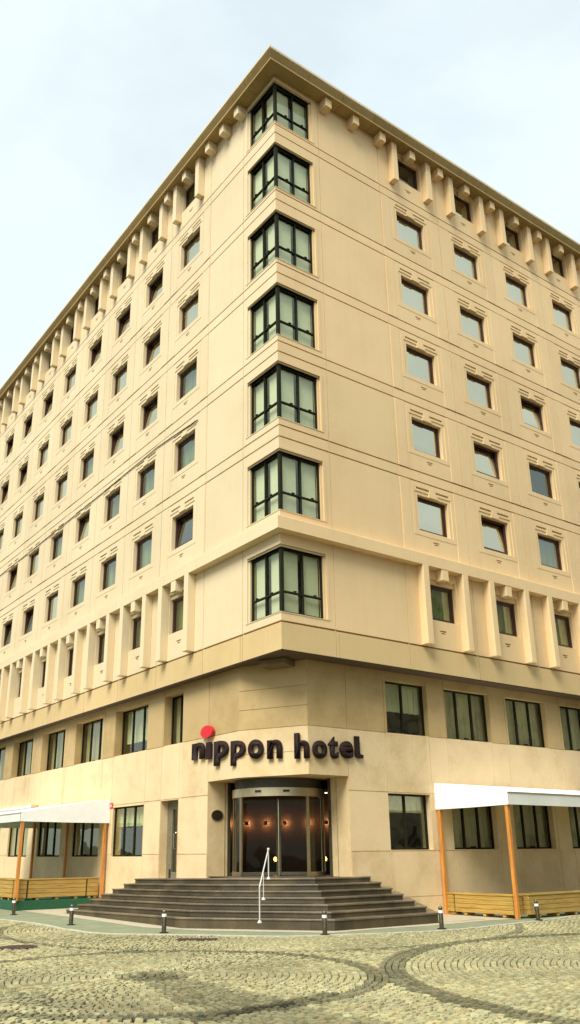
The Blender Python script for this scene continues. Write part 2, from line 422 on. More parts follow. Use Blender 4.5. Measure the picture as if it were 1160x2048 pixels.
# fins and corbels
def fin_mesh(z0, z1, d, w=.255):
    return MB().box(-w/2, w/2, -d, .0, z0, z1).mesh('fin', M['cream'], bevel=.012)
fin7 = fin_mesh(7.555, 10.058, .285); fin1 = fin_mesh(25.18, 26.97, .285)
cb1 = MB().box(-.14, .14, -.38, 0, 26.56, 26.97).mesh('corbel', M['cream'], bevel=.012)
cb7 = MB().box(-.15, .15, -.27, 0, 9.69, 10.058).mesh('corbel', M['cream'], bevel=.012)
RME = {}
def place(name, me, side, u):
    if side == 'R':
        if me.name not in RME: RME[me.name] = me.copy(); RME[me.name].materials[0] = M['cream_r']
        me = RME[me.name]
    o = link(name, me, HOTEL)
    if side == 'R': o.location = (u, 0, 0)
    else: o.location = (0, u, 0); o.rotation_euler = (0, 0, R(-90))
    return o
for side in 'RL':
    F = FR[side]
    for k in range(F['n']):
        for f in F['fin']:
            u = f+.128+F['du']*k
            place('fin', fin7, side, u); place('fin', fin1, side, u)
        uc = F['u0']+OW/2+F['du']*k
        place('corbel', cb7, side, uc); place('corbel', cb1, side, uc); place('corbel', cb1, side, uc+F['du']/2)
for u in (2.12, 3.42, 4.73): place('corbel', cb1, 'R', u)
for u in (1.82, 2.80, 3.80): place('corbel', cb1, 'L', u)

# ------------------------------------------------------------------ bedroom windows: window > pane, sash, curtain
def win_frame(h):
    mb = MB(); w = OW; f = .075; y0, y1 = .15, .23
    mb.box(0, f, y0, y1, 0, h); mb.box(w-f, w, y0, y1, 0, h); mb.box(f, w-f, y0, y1, h-f, h); mb.box(f, w-f, y0, y1, 0, f)
    g = .05; e = f+g; y0, y1 = .172, .218
    return mb.mesh('window', M['brown'], bevel=.004)
def win_sash(h, tilt):
    mb = MB(); w = OW; a, b, g = .08, w-.08, .05
    mb.box(a, a+g, -.02, .025, .08, h-.08); mb.box(b-g, b, -.02, .025, .08, h-.08); mb.box(a+g, b-g, -.02, .025, .08, .13); mb.box(a+g, b-g, -.02, .025, h-.13, h-.08)
    return mb.mesh('sash', M['brown'], bevel=.004)
def pane_mesh(h, mat):
    return MB().quad((.13, 0, .13), (OW-.13, 0, .13), (OW-.13, 0, h-.13), (.13, 0, h-.13)).mesh('pane', mat)
def curtain_mesh(h, mat, half=0):
    mb = MB(); n = 28; x0, x1 = -.15, OW+.15
    for i in range(n):
        a, b = x0+(x1-x0)*i/n, x0+(x1-x0)*(i+1)/n
        ya, yb = .36+.025*math.sin(i*1.7), .36+.025*math.sin((i+1)*1.7)
        mb.quad((a, ya, -.1+half), (b, yb, -.1+half), (b, yb, h+.1), (a, ya, h+.1))
    return mb.mesh('curtain', mat, smooth=True)
def room_mesh(h):
    mb = MB(); x0, x1, y0, y1, z0, z1 = -.5, OW+.5, .24, 1.6, -.5, h+.4
    mb.quad((x0, y1, z0), (x1, y1, z0), (x1, y1, z1), (x0, y1, z1)); mb.quad((x0, y0, z0), (x0, y1, z0), (x0, y1, z1), (x0, y0, z1))
    mb.quad((x1, y0, z0), (x1, y1, z0), (x1, y1, z1), (x1, y0, z1)); mb.quad((x0, y0, z0), (x1, y0, z0), (x1, y1, z0), (x0, y1, z0)); mb.quad((x0, y0, z1), (x1, y0, z1), (x1, y1, z1), (x0, y1, z1))
    return mb.mesh('room', M['dark'])
HS = sorted(set(OPH.values()))
WF = {h: win_frame(h) for h in HS}; WS = {h: win_sash(h, 0) for h in HS}; WR = {h: room_mesh(h) for h in HS}
PN = {(h, k): pane_mesh(h, M[k]) for h in HS for k in ('glass_sky', 'glass_olive', 'glass')}
CU = {(h, k): curtain_mesh(h, M[k]) for h in HS for k in ('olive', 'tan', 'pale_blind')}
CUH = {h: curtain_mesh(h, M['pale_blind'], .55) for h in HS}
# state of each window: s sky reflection, g olive curtain, t tan curtain, o tilted open, h half blind, d dark
ST = {'L': {1: 'gtgtgdggg', 2: 'sooosoooo', 3: 'soosssooo'.replace('x', 's'), 4: 'googsssso', 5: 'ggtogsoos', 6: 'ogggsooog', 7: 'ggggggggg'},
      'R': {1: 'dhhhd', 2: 'shshs', 3: 'sssss', 4: 'ssohs', 5: 'hodss', 6: 'hogss', 7: 'ggggg'}}
ST['L'][3] = 'sossssoos'[:0]+'sossssooo'
for side in 'RL':
    F = FR[side]
    for k in range(F['n']):
        for r in range(1, 8):
            st = ST[side][r][k]; h = OPH[r]; u = F['u0']+F['du']*k
            w = link('window', WF[h], HOTEL)
            if side == 'R': w.location = (u, 0, SILL[r])
            else: w.location = (0, u+OW, SILL[r]); w.rotation_euler = (0, 0, R(-90))
            gk = {'s': 'glass_sky', 'h': 'glass_sky', 'o': 'glass_sky', 'g': 'glass_olive', 't': 'glass_olive', 'd': 'glass'}[st]
            if r >= 6 and st == 'o' and side == 'L': gk = 'glass_olive'
            s = link('sash', WS[h], w); p = link('pane', PN[(h, gk)], w)
            for q in (s, p):
                q.location = (0, .195, 0)
                if st == 'o':
                    q.rotation_euler = (-R(6.5), 0, 0); q.location = (0, .150, .01)
            link('room', WR[h], w)
            if st == 'o': w['label'] = 'window tilted open inward at the top'
            ck = {'s': 'pale_blind', 'g': 'olive', 't': 'tan'}.get(st)
            if ck: link('curtain', CU[(h, ck)], w)
            if st == 'h': link('curtain', CUH[h], w)

# ------------------------------------------------------------------ corner windows
def corner_window(b, t):
    o = MB(); yo = .09; th = .075      # bars stand on planes x=.10 and y=.10
    W = 1.535; tr = b+(t-b)*.33
    def bar(side, u0, u1, z0, z1, d0=yo, d1=yo+.07):
        if side == 'R': o.box(u0, u1, d0, d1, z0, z1)
        else: o.box(d0, d1, u0, u1, z0, z1)
    o.box(.05, .15, .05, .15, b, t)                                   # corner post
    for s in 'RL':
        m = .20+(W-.20)*.48
        bar(s, .165, W, b, b+.06); bar(s, .165, W, t-.045, t); bar(s, W-.045, W, b+.06, t-.045)
        bar(s, m-.018, m+.018, b+.06, t-.045, yo-.01, yo+.08)
        bar(s, .165, m-.028, tr-.026, tr+.026); bar(s, m+.028, W-.045, tr-.026, tr+.026)
        for x in (.20+(m-.2)*.55, m+(W-m)*.6): bar(s, x-.05, x+.05, tr+.032, tr+.06, yo-.02, yo+.02)   # catches
    w = o.build('corner_window', M['green_frame'], HOTEL, bevel=.005)
    g = MB()
    m = .20+(W-.20)*.48
    for a, c in ((.165, m-.028), (m+.028, W-.045)):
        for z0, z1 in ((b+.06, tr-.032), (tr+.032, t-.045)):
            g.quad((a, .14, z0), (c, .14, z0), (c, .14, z1), (a, .14, z1)); g.quad((.14, a, z0), (.14, c, z0), (.14, c, z1), (.14, a, z1))
    g.build('pane', M['glass_corner'], w)
    bl = MB()                                                            # roller blinds, one per light, hanging a little apart
    for a, c in ((.26, m-.07), (m+.09, W-.04)):
        drop = b+.0+random.choice((0, .0, .0, .04))
        bl.quad((a, .24, drop), (c, .24, drop), (c, .24, t), (a, .24, t)); bl.quad((.24, a, drop), (.24, c, drop), (.24, c, t), (.24, a, t))
    bl.build('blind', M['blind'], w)
    rm = MB(); e = 1.9
    rm.quad((e, .25, b-.2), (e, e, b-.2), (e, e, t+.2), (e, .25, t+.2)); rm.quad((.25, e, b-.2), (e, e, b-.2), (e, e, t+.2), (.25, e, t+.2))
    rm.quad((.0, .0, t), (e, .0, t), (e, e, t), (.0, e, t)); rm.quad((.0, .0, b), (e, .0, b), (e, e, b), (.0, e, b))
    rm.build('room', M['room'], w)
for r, (b, t) in CORNER.items(): corner_window(b, t)

# ------------------------------------------------------------------ street level: set-back stone storeys
YR, XL = .673, .388
A = (XL, 2.60); B = (1.34, YR)          # chamfer above the door
P_L = (XL, 4.243); P_R = (2.73, YR)     # ends of the portal
ZH, ZJ, ZK = 3.655, 4.945, 3.28
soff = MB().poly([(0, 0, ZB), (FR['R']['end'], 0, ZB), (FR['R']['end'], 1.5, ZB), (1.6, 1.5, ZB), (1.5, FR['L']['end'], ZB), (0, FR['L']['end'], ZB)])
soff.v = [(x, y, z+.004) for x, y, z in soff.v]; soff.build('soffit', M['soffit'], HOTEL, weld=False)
lip = MB(); lip.box(.05, FR['R']['end'], .02, .06, ZB-.03, ZB+.002); lip.box(.02, .06, .05, FR['L']['end'], ZB-.03, ZB+.002); lip.build('drip_edge', M['soffit'], HOTEL)

MW_R = [(4.29, 6.02, 2), (6.79, 8.88, 3), (9.71, 11.78, 3), (12.62, 14.70, 3), (15.5, 17.6, 3)]
MW_L = [(5.81, 7.04, 2)]+[(8.19+3.565*i, 10.67+3.565*i, 3) for i in range(6)]
GW_R = [(4.18, 5.86, 2), (6.74, 8.72, 3), (9.55, 11.53, 3), (12.40, 14.40, 3), (15.3, 17.3, 3)]
GW_L = [(8.23, 10.52, 3)]+[(11.58+3.5*i, 13.98+3.5*i, 3) for i in range(5)]
MZ = (4.955, 6.50); GZR = (1.73, 3.25); GZL = (1.60, 3.20)
DOOR = (5.97, 7.10, .95, 3.25)
def joint(rc, u0, u1, z0, z1, d=-.014): rc.append((u0, u1, z0, z1, d))
g = .011
rc = []
for z in (ZJ, ZK, 1.70): joint(rc, 0, 40, z-g, z+g, -.02)
for x in (2.73+.01, 4.19, 5.98, 6.76, 8.80, 9.62, 11.7, 12.5, 14.6): joint(rc, x-g, x+g, 0, ZB)
joint(rc, P_R[0]+.02, 8, .5-g, .5+g)
for a, b, n in MW_R: rc.append((a, b, MZ[0], MZ[1], None))
for a, b, n in GW_R: rc.append((a, b, GZR[0], GZR[1], None))
rc.append((B[0], P_R[0], 0, ZH, None))
def uvR(u, d, z): return (u, YR-d, z)
def uvL(u, d, z): return (XL-d, u, z)
def panels(o, key):
    """per-panel tone as a face attribute; the storey above the string joint is the browner, weathered stone"""
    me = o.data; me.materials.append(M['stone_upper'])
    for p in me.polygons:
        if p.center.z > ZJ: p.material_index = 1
    me = o.data; at = me.attributes.new('panel', 'FLOAT', 'FACE')
    for p in me.polygons:
        c = p.center; u = c.x if key == 'R' else c.y
        h = math.sin(math.floor(u/1.45)*12.9898+math.floor(c.z/1.6)*78.233)*43758.5453
        at.data[p.index].value = h-math.floor(h)
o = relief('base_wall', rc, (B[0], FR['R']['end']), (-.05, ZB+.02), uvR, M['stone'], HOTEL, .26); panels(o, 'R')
rc = []
for z in (ZJ, ZK, 1.66): joint(rc, 0, 40, z-g, z+g, -.02)
for y in (4.25, 5.95, 7.1, 8.2, 10.7, 11.6, 14.1, 15.1, 17.6, 18.6, 21.2, 22.2): joint(rc, y-g, y+g, 0, ZB)
for a, b, n in MW_L: rc.append((a, b, MZ[0], MZ[1]+.05, None))
for a, b, n in GW_L: rc.append((a, b, GZL[0], GZL[1], None))
rc.append((DOOR[0], DOOR[1], DOOR[2], DOOR[3], None)); rc.append((A[1], P_L[1], 0, ZH, None))
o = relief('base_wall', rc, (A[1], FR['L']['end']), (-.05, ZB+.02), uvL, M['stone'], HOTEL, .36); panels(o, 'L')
# chamfer
ca = Vector((A[0], A[1], 0)); cbv = Vector((B[0], B[1], 0)); ct = (cbv-ca); CLEN = ct.length; ct.normalize(); cn = Vector((ct.y, -ct.x, 0))
if cn.dot(Vector((1, 1, 0))) > 0: cn = -cn
def uvC(u, d, z):
    p = ca+ct*u+cn*d; return (p.x, p.y, z)
rc = []
for z in (ZJ, 5.5, 6.05, 4.27): joint(rc, 0, CLEN, z-g*.8, z+g*.8, -.015)
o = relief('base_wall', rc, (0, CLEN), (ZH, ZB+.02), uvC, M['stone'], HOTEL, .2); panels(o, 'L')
# portal soffit and reveals
JL = (1.10, 4.243); JR = (2.73, 1.50)
mb = MB(); mb.poly([(A[0], A[1], ZH), (B[0], B[1], ZH), (P_R[0], P_R[1], ZH), (JR[0], JR[1]+.9, ZH), (JL[0]+1.6, JL[1]+.0, ZH), (P_L[0], P_L[1], ZH)])
yl, xr, zh = JL[1]-.004, JR[0]-.004, ZH-.004; mb.v = [(x, y, zh) for x, y, z in mb.v]; mb.quad((XL+.001, yl, 0), (JL[0], yl, 0), (JL[0], yl, zh), (XL+.001, yl, zh)); mb.quad((xr, YR+.001, 0), (xr, JR[1], 0), (xr, JR[1], zh), (xr, YR+.001, zh))
o = mb.build('portal', M['stone'], HOTEL)
for q in ((XL+.20, JL[1]), ):
    pass
tr_ = MB(); tr_.box(XL+.58, XL+.605, JL[1]-.012, JL[1]-.006, 1.0, ZH-.01); tr_.box(JR[0]-.012, JR[0]-.006, 1.20, 1.225, 1.0, ZH-.01)
tr_.build('stone_joint', M['plaque_rim'], HOTEL)
# stone block under the corner overhang
bl = MB(); Mx = Matrix.Translation((.55, 1.15, 0)) @ Matrix.Rotation(math.atan2(ct.y, ct.x), 4, 'Z')
bl.box(-.42, .42, -.12, .5, 6.58, 6.755, Mx); bl.build('soffit_block', M['soffit_block'], HOTEL, bevel=.02)

# street-level windows: shop_window > pane, curtain
def shop_window(side, u0, u1, z0, z1, n, depth, shade=None, uneq=None):
    f = .05
    def P(u, y, z): return (u, YR+y, z) if side == 'R' else (XL+y, u, z)
    def bx(mb, a, b, y0, y1, c, d):
        p, q = P(a, y0, c), P(b, y1, d)
        mb.box(min(p[0], q[0]), max(p[0], q[0]), min(p[1], q[1]), max(p[1], q[1]), c, d)
    mb = MB()
    bx(mb, u0, u0+f, depth-.06, depth, z0, z1); bx(mb, u1-f, u1, depth-.06, depth, z0, z1)
    bx(mb, u0+f, u1-f, depth-.06, depth, z0, z0+f); bx(mb, u0+f, u1-f, depth-.06, depth, z1-f, z1)
    cuts = [u0+(u1-u0)*c for c in (uneq or [i/n for i in range(1, n)])]
    for c in cuts: bx(mb, c-.035, c+.035, depth-.065, depth+.0, z0+f, z1-f)
    m = (cuts[0]+(cuts[1] if n > 2 else u1))/2
    bx(mb, m-.1, m+.1, depth-.10, depth-.06, z0+f, z0+f+.035)
    w = mb.build('shop_window', M['green_frame'], HOTEL, bevel=.004)
    g = MB(); edges = [u0+f]+cuts+[u1-f]
    for a, b in zip(edges, edges[1:]): g.quad(P(a, depth-.03, z0+f), P(b, depth-.03, z0+f), P(b, depth-.03, z1-f), P(a, depth-.03, z1-f))
    g.build('pane', M['glass_shop'], w)
    c = MB(); k = 40
    lo = z0-.1 if shade is None else z1-(z1-z0)*shade
    for i in range(k):
        a, b = u0-.1+(u1-u0+.2)*i/k, u0-.1+(u1-u0+.2)*(i+1)/k
        ya, yb = depth+.16+.03*math.sin(i*1.3), depth+.16+.03*math.sin((i+1)*1.3)
        c.quad(P(a, ya, lo), P(b, yb, lo), P(b, yb, z1+.1), P(a, ya, z1+.1))
    c.build('curtain' if shade is None else 'blind', M['shop'] if shade is None else M['blind'], w, smooth=True)
    rm = MB(); x0, x1 = u0-.4, u1+.4
    rm.quad(P(x0, depth+1.8, z0-.5), P(x1, depth+1.8, z0-.5), P(x1, depth+1.8, z1+.3), P(x0, depth+1.8, z1+.3))
    for x in (x0, x1): rm.quad(P(x, depth+.02, z0-.5), P(x, depth+1.8, z0-.5), P(x, depth+1.8, z1+.3), P(x, depth+.02, z1+.3))
    for z in (z0-.5, z1+.3): rm.quad(P(x0, depth+.02, z), P(x1, depth+.02, z), P(x1, depth+1.8, z), P(x0, depth+1.8, z))
    rm.build('room', M['room'], w)
    return w
for i, (a, b, n) in enumerate(MW_R): shop_window('R', a, b, MZ[0], MZ[1], n, .24, .55 if i == 0 else None, [.47] if n == 2 else None)
for i, (a, b, n) in enumerate(MW_L): shop_window('L', a, b, MZ[0], MZ[1]+.05, n, .34, .72 if i == 1 else None)
for i, (a, b, n) in enumerate(GW_R): shop_window('R', a, b, GZR[0], GZR[1], n, .24, .33 if i == 0 else None, [.47] if n == 2 else None)
for i, (a, b, n) in enumerate(GW_L): shop_window('L', a, b, GZL[0], GZL[1], n, .13, .40 if i == 0 else None)
# small lamp behind the first mezzanine pane
MB().lathe([(.0, -.035), (.035, 0), (0, .035)], (5.05, YR+1.0, 5.55), 10).build('ceiling_lamp', M['spot'], HOTEL)
for y in (8.55,):
    MB().lathe([(.0, -.05), (.05, 0), (0, .05)], (XL+1.2, y, 5.5), 10).build('ceiling_lamp', M['spot'], HOTEL)

# side door in the left wall: side_door > pane, handle
dx = XL+.32
mb = MB(); y0, y1, z0, z1 = DOOR[0], DOOR[1], DOOR[2], DOOR[3]
mb.box(dx-.05, dx+.02, y0, y0+.10, z0, z1); mb.box(dx-.05, dx+.02, y1-.34, y1, z0, z1); mb.box(dx-.05, dx+.02, y0+.10, y1-.34, z1-.26, z1); mb.box(dx-.05, dx+.02, y0+.10, y1-.34, z0, z0+.20)
ym = (y0+.10+y1-.34)/2; mb.box(dx-.055, dx+.015, ym-.03, ym+.03, z0+.20, z1-.26)
door = mb.build('side_door', M['door_grey'], HOTEL, bevel=.004)
MB().quad((dx-.01, y0+.1, z0+.2), (dx-.01, y1-.34, z0+.2), (dx-.01, y1-.34, z1-.26), (dx-.01, y0+.1, z1-.26)).build('pane', M['glass_shop'], door)
mb = MB()
for y in (ym+.10, ym-.12): mb.tube([(dx-.06, y, z0+.86), (dx-.13, y, z0+.88), (dx-.13, y, z0+1.32), (dx-.06, y, z0+1.34)], .018)
mb.build('handle', M['steel'], door, smooth=True)
mb = MB(); mb.box(dx-.055, dx-.048, y1-.30, y1-.18, z0+.0+.02, z0+.28); mb.build('floor_vent', M['black'], door)
mb = MB()
for z in (1.0, 1.1, 1.22): mb.lathe([(0, -.02), (.025, 0), (0, .02)], (dx-.06, y1-.16, z0+z), 8)
mb.build('lock', M['steel'], door)
MB().quad((dx+.5, y0-.5, 0.5), (dx+.5, y1+.5, .5), (dx+.5, y1+.5, z1+.3), (dx+.5, y0-.5, z1+.3)).build('door_curtain', M['shop'], door)

# ------------------------------------------------------------------ revolving door and lobby
mid = Vector(((JL[0]+JR[0])/2, (JL[1]+JR[1])/2, 0)); dn = Vector((-.69, -.724, 0)); dn.normalize()     # towards the steps
dc = mid-dn*.05+Vector((.02, .02, 0)); DR = 1.30; ZL = 1.07
RD = tag(empty('revolving_door', (dc.x, dc.y, ZL)), 'glass revolving door with curved polished metal header at the hotel entrance', 'door')
a0 = math.atan2(dn.y, dn.x)
def arc(r, z, t): return (r*math.cos(a0+t), r*math.sin(a0+t), z)
HB, HT = 2.085, 2.31
def arc_wall(mb, r, t0, t1, z0, z1, n=24, th=.0):
    for i in range(n):
        p, q = t0+(t1-t0)*i/n, t0+(t1-t0)*(i+1)/n
        mb.quad(arc(r, z0, p), arc(r, z0, q), arc(r, z1, q), arc(r, z1, p))
        if th:
            mb.quad(arc(r-th, z0, p), arc(r-th, z0, q), arc(r-th, z1, q), arc(r-th, z1, p))
            for z in (z0, z1): mb.quad(arc(r, z, p), arc(r, z, q), arc(r-th, z, q), arc(r-th, z, p))
mb = MB(); arc_wall(mb, DR+.03, -2.0, 2.0, HB, HT, 48, .10); mb.build('header', M['header'], RD, smooth=True)
mb = MB(); arc_wall(mb, DR-.04, -2.2, 2.2, HT, ZH-ZL-.005, 48, .08); mb.build('drum_top', M['drumtop'], RD, smooth=True)
mb = MB(); mb.poly([arc(DR-.05, HT, 2*math.pi*i/40) for i in range(40)]); mb.build('drum_ceiling', M['drumtop'], RD)
OPEN = .80
mb = MB()
for s in (-1, 1): arc_wall(mb, DR, s*OPEN, s*1.75, .10, HB, 16)
mb.build('curved_glass', M['glass_door'], RD, smooth=True)
for s in (-1, 1):
    mb = MB()
    for t, w in ((OPEN, .042), (1.75, .04), (1.3, .014)):
        p = Vector(arc(DR, 0, s*t)); mb.box(-w*.6, w*.6, -w, w, 0, HB, Matrix.Translation(p) @ Matrix.Rotation(a0+s*t, 4, 'Z'))
    arc_wall(mb, DR+.025, s*OPEN, s*1.75, 0, .12, 14, .05)
    mb.build('post', M['door_metal'], RD, bevel=.004)
for s in (-1, 1):
    mb = MB(); p = Vector(arc(DR+.035, (HB+HT)/2+.02, s*.30)); mb.box(-.012, .012, -.09, .09, -.028, .028, Matrix.Translation(p) @ Matrix.Rotation(a0+s*.30, 4, 'Z')); mb.build('sensor', M['black'], RD)
mb = MB(); mb.tube([(0, 0, 0), (0, 0, HB)], .032, 12); mb.build('centre_post', M['brass'], RD, smooth=True)
for ang in (R(142), R(322), R(52)):
    Mw = Matrix.Rotation(ang, 4, 'Z')
    mb = MB(); f = .035
    for x0, x1, z0, z1 in ((.03, .03+f, .02, HB-.03), (DR-.09, DR-.09+f, .02, HB-.03), (.03+f, DR-.09, .02, .10), (.03+f, DR-.09, HB-.11, HB-.03)): mb.box(x0, x1, -.018, .018, z0, z1, Mw)
    wg = mb.build('door_wing', M['bronze'], RD, bevel=.003)
    g = MB(); q = [Mw @ Vector(p) for p in ((.07, 0, .1), (DR-.09, 0, .1), (DR-.09, 0, HB-.11), (.07, 0, HB-.11))]; g.quad(*q); g.build('pane', M['glass_door'], wg)
# dark jamb frames either side of the drum
for P in (JL, JR):
    mb = MB(); mb.box(P[0]-.03, P[0]+.06, P[1]-.04, P[1]+.06, ZL-.0, ZH-.004); mb.build('jamb_frame', M['bronze'], HOTEL)
# lobby room
lx0, ly0 = 1.15, 1.6
lob = MB()
far = 8.5
def wq(a, b, z0, z1): lob.quad((a[0], a[1], z0), (b[0], b[1], z0), (b[0], b[1], z1), (a[0], a[1], z1))
pts = [(JL[0]+.06, JL[1]+.06), (JL[0]+.06, far), (far, far), (far, JR[1]+.06), (JR[0]+.06, JR[1]+.06)]
for a, b in zip(pts, pts[1:]): wq(a, b, ZL, ZH+.35)
lob.poly([(x, y, ZH+.35) for x, y in pts]); lob.build('lobby_wall', M['wood_dark'], HOTEL)
MB().poly([(x, y, ZL-.003) for x, y in pts]+[(JR[0]-.3, JR[1]-.8, ZL-.003), (P_R[0], P_R[1]+.05, ZL-.003), (B[0]+.4, B[1]+.5, ZL-.003), (A[0]+.3, A[1]+.3, ZL-.003), (P_L[0]+.05, P_L[1], ZL-.003)]).build('lobby_floor', M['granite_top'], HOTEL)
# partition with wall lamps whose light washes it
ax = -dn; px = Vector((-ax.y, ax.x, 0))
def LP(f, s, z): p = mid+ax*f+px*s; return (p.x, p.y, z)
pw = MB(); pw.quad(LP(4.6, -3.4, ZL), LP(4.6, 3.4, ZL), LP(4.6, 3.4, 3.7), LP(4.6, -3.4, 3.7)); pw.build('lobby_partition', M['wood_dark'], HOTEL)
for s in (-2.3, -1.65, -1.05, -.45, .35, 1.0, 1.65, 2.3):
    wl = MB().box(-.02, .02, -.055, .055, -.06, .06, Matrix.Translation(LP(4.36, s, 2.62)) @ Matrix.Rotation(a0, 4, 'Z')).build('wall_lamp', M['bronze'], HOTEL, bevel=.006)
    MB().lathe([(.005, -.034), (.03, -.016), (.034, 0), (.03, .016), (.005, .034)], LP(4.44, s, 2.62), 10).build('bulb', M['glow'], wl)
for s, f in ((-1.2, 2.6), (-.6, 3.0), (.1, 2.4), (.7, 2.9), (1.2, 2.3), (-1.6, 3.2)):
    MB().lathe([(.03, -.01), (.035, 0), (.03, .01)], LP(f, s, 3.45), 10).build('ceiling_spot', M['spot'], HOTEL)
for s, f in ((.38, 2.2), (.45, 2.6), (-1.15, 2.2)):
    MB().lathe([(.02, -.05), (.045, 0), (.02, .06)], LP(f, s, ZL+.42), 10).build('candle', M['candle'], HOTEL)
ct_ = MB(); ct_.box(-.35, .35, -.25, .25, 0, .36, Matrix.Translation(LP(2.4, .42, ZL)) @ Matrix.Rotation(a0, 4, 'Z')); ct_.box(-.3, .3, -.25, .25, 0, .36, Matrix.Translation(LP(2.2, -1.15, ZL)) @ Matrix.Rotation(a0, 4, 'Z')); ct_.build('candle_table', M['dark'], HOTEL)

# ------------------------------------------------------------------ entrance steps (seven granite steps wrapping the corner)
STEPS = tag(empty('entrance_steps', (-.6, .1, 0)), 'broad dark granite steps wrapping the corner below the entrance', 'steps')
def lin(p, d, q, e):    # intersection of p+t d with q+s e
    det = d[0]*-e[1]+e[0]*d[1]; r0, r1 = q[0]-p[0], q[1]-p[1]
    t = (r0*-e[1]+e[0]*r1)/det; return (p[0]+t*d[0], p[1]+t*d[1])
C0, C1 = (-1.93, 1.57), (.34, -1.38); cd = (C1[0]-C0[0], C1[1]-C0[1]); cl = math.hypot(*cd); cin = (-cd[1]/cl, cd[0]/cl)
if cin[0] < 0: cin = (-cin[0], -cin[1])
def outline(i, grow=0.0):
    o = .30*i-grow
    q = (C0[0]+cin[0]*o, C0[1]+cin[1]*o)
    x = -1.93+o; y = -1.40+o
    lb = lin((x, 0), (0, 1), q, cd); rb = lin((0, y), (1, 0), q, cd)
    YL = 8.50-.15*i+grow; XR = 3.70-.10*i+grow
    k = (YR+.02-y)/.79; RE = (XR, y); RW = (XR+.61*k, YR+.02)
    sh = lambda Y: -.018*max(0, Y-1.6)
    pts = [(XL+.02, YL, sh(YL)), (x, YL, sh(YL)), (lb[0], lb[1], sh(lb[1])), (rb[0], rb[1], 0), (RE[0], RE[1], 0), (RW[0], RW[1], 0), (P_R[0], YR+.02, 0), (B[0]+.1, YR+.1, 0), (A[0]+.15, A[1], 0), (XL+.02, P_L[1], sh(P_L[1]))]
    return pts
def zt(i): return .245+.138*i
for i in range(7):
    z1 = zt(i); z0 = -.05 if i == 0 else zt(i-1)
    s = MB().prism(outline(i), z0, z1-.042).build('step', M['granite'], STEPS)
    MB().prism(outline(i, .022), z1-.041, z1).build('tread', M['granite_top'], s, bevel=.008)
STEPS.location = (0, 0, 0)
# handrail
hr = tag(empty('handrail', (-1.5, -1.08, .245)), 'white painted steel handrail with three posts standing on the steps', 'handrail')
p0 = Vector((-1.50, -1.08, .245)); p1 = Vector((-.14, .48, 1.073)); pm = Vector((-.90, -.38, .664))
for n_, pts, r in (('rail', [p0+Vector((0, 0, .72)), p0+Vector((.03, .03, .76)), p1+Vector((0, 0, .70))], .016),):
    mb = MB().tube([p-p0 for p in pts], r, 12); mb.lathe([(0, -.02), (.035, 0), (.03, .03), (0, .04)], tuple(p1+Vector((0, 0, .69))-p0), 10); mb.build('rail', M['rail'], hr, smooth=True)
for p, h, r in ((p0, .74, .015), (pm, .61, .010), (p1, .69, .015)):
    mb = MB().tube([p-p0, p-p0+Vector((0, 0, h))], r, 12); mb.lathe([(.05, 0), (.05, .015), (.03, .05), (.0, .05)], tuple(p-p0), 14); mb.build('post', M['rail'], hr, smooth=True)

# ------------------------------------------------------------------ the sign: raised letters following the wall
SIGN = tag(empty('hotel_sign', (XL, 2.6, 4.3)), 'dark brown raised letters reading nippon hotel with a red disc above the entrance', 'sign')
so = Vector((XL, 2.6, 4.3))
def glyph(ch, off=.034, bev=0):
    cu = bpy.data.curves.new('glyph', 'FONT'); cu.body = ch; cu.size = 1; cu.offset = off; cu.resolution_u = 6; cu.extrude = 0
    ob = bpy.data.objects.new('glyph', cu); col.objects.link(ob)
    bpy.context.view_layer.update()
    me = bpy.data.meshes.new_from_object(ob.evaluated_get(bpy.context.evaluated_depsgraph_get()))
    col.objects.unlink(ob); bpy.data.objects.remove(ob); bpy.data.curves.remove(cu)
    return me
def letter_obj(ch, c0, c1, z0, z1, depth, mat, parent, name='letter', origin=so, off=.038):
    c0, c1 = Vector((c0[0], c0[1], 0)), Vector((c1[0], c1[1], 0)); d = c1-c0; w = d.length; d.normalize(); nn = Vector((d.y, -d.x, 0)); c0 = c0-nn*depth
    bm = bmesh.new()
    if ch == 'l':
        pts = [(0, 1), (0, .16)]+[(.48-.48*math.cos(a)*1.0, .20-.20*math.sin(a)) for a in [R(15*i) for i in range(1, 7)]]+[(1, 0), (1, .17), (.72, .17)]+[(.74-.16*math.sin(a), .26-.09*math.cos(a)) for a in [R(30*i) for i in range(1, 4)]]+[(.58, 1)]
        bm.faces.new([bm.verts.new((x, y, 0)) for x, y in pts])
    elif ch == 'i':
        vs = [bm.verts.new(v) for v in ((0, 0, 0), (1, 0, 0), (1, 1, 0), (0, 1, 0))]; bm.faces.new(vs)
    else:
        me = glyph(ch, off); bm.from_mesh(me); bpy.data.meshes.remove(me)
    bmesh.ops.remove_doubles(bm, verts=bm.verts, dist=1e-4)
    xs = [v.co.x for v in bm.verts]; ys = [v.co.y for v in bm.verts]; x0, x1, y0, y1 = min(xs), max(xs), min(ys), max(ys)
    for v in bm.verts: v.co = Vector(((v.co.x-x0)/(x1-x0)*w, (v.co.y-y0)/(y1-y0)*(z1-z0), 0))
    r = bmesh.ops.extrude_face_region(bm, geom=bm.faces[:])
    for v in [e for e in r['geom'] if isinstance(e, bmesh.types.BMVert)]: v.co.z += depth
    for v in bm.verts: v.co = c0+d*v.co.x+nn*(v.co.z)+Vector((0, 0, z0+v.co.y))-origin
    bmesh.ops.recalc_face_normals(bm, faces=bm.faces)
    me = bpy.data.meshes.new(name); bm.to_mesh(me); bm.free(); me.materials.append(mat)
    return link(name, me, parent)
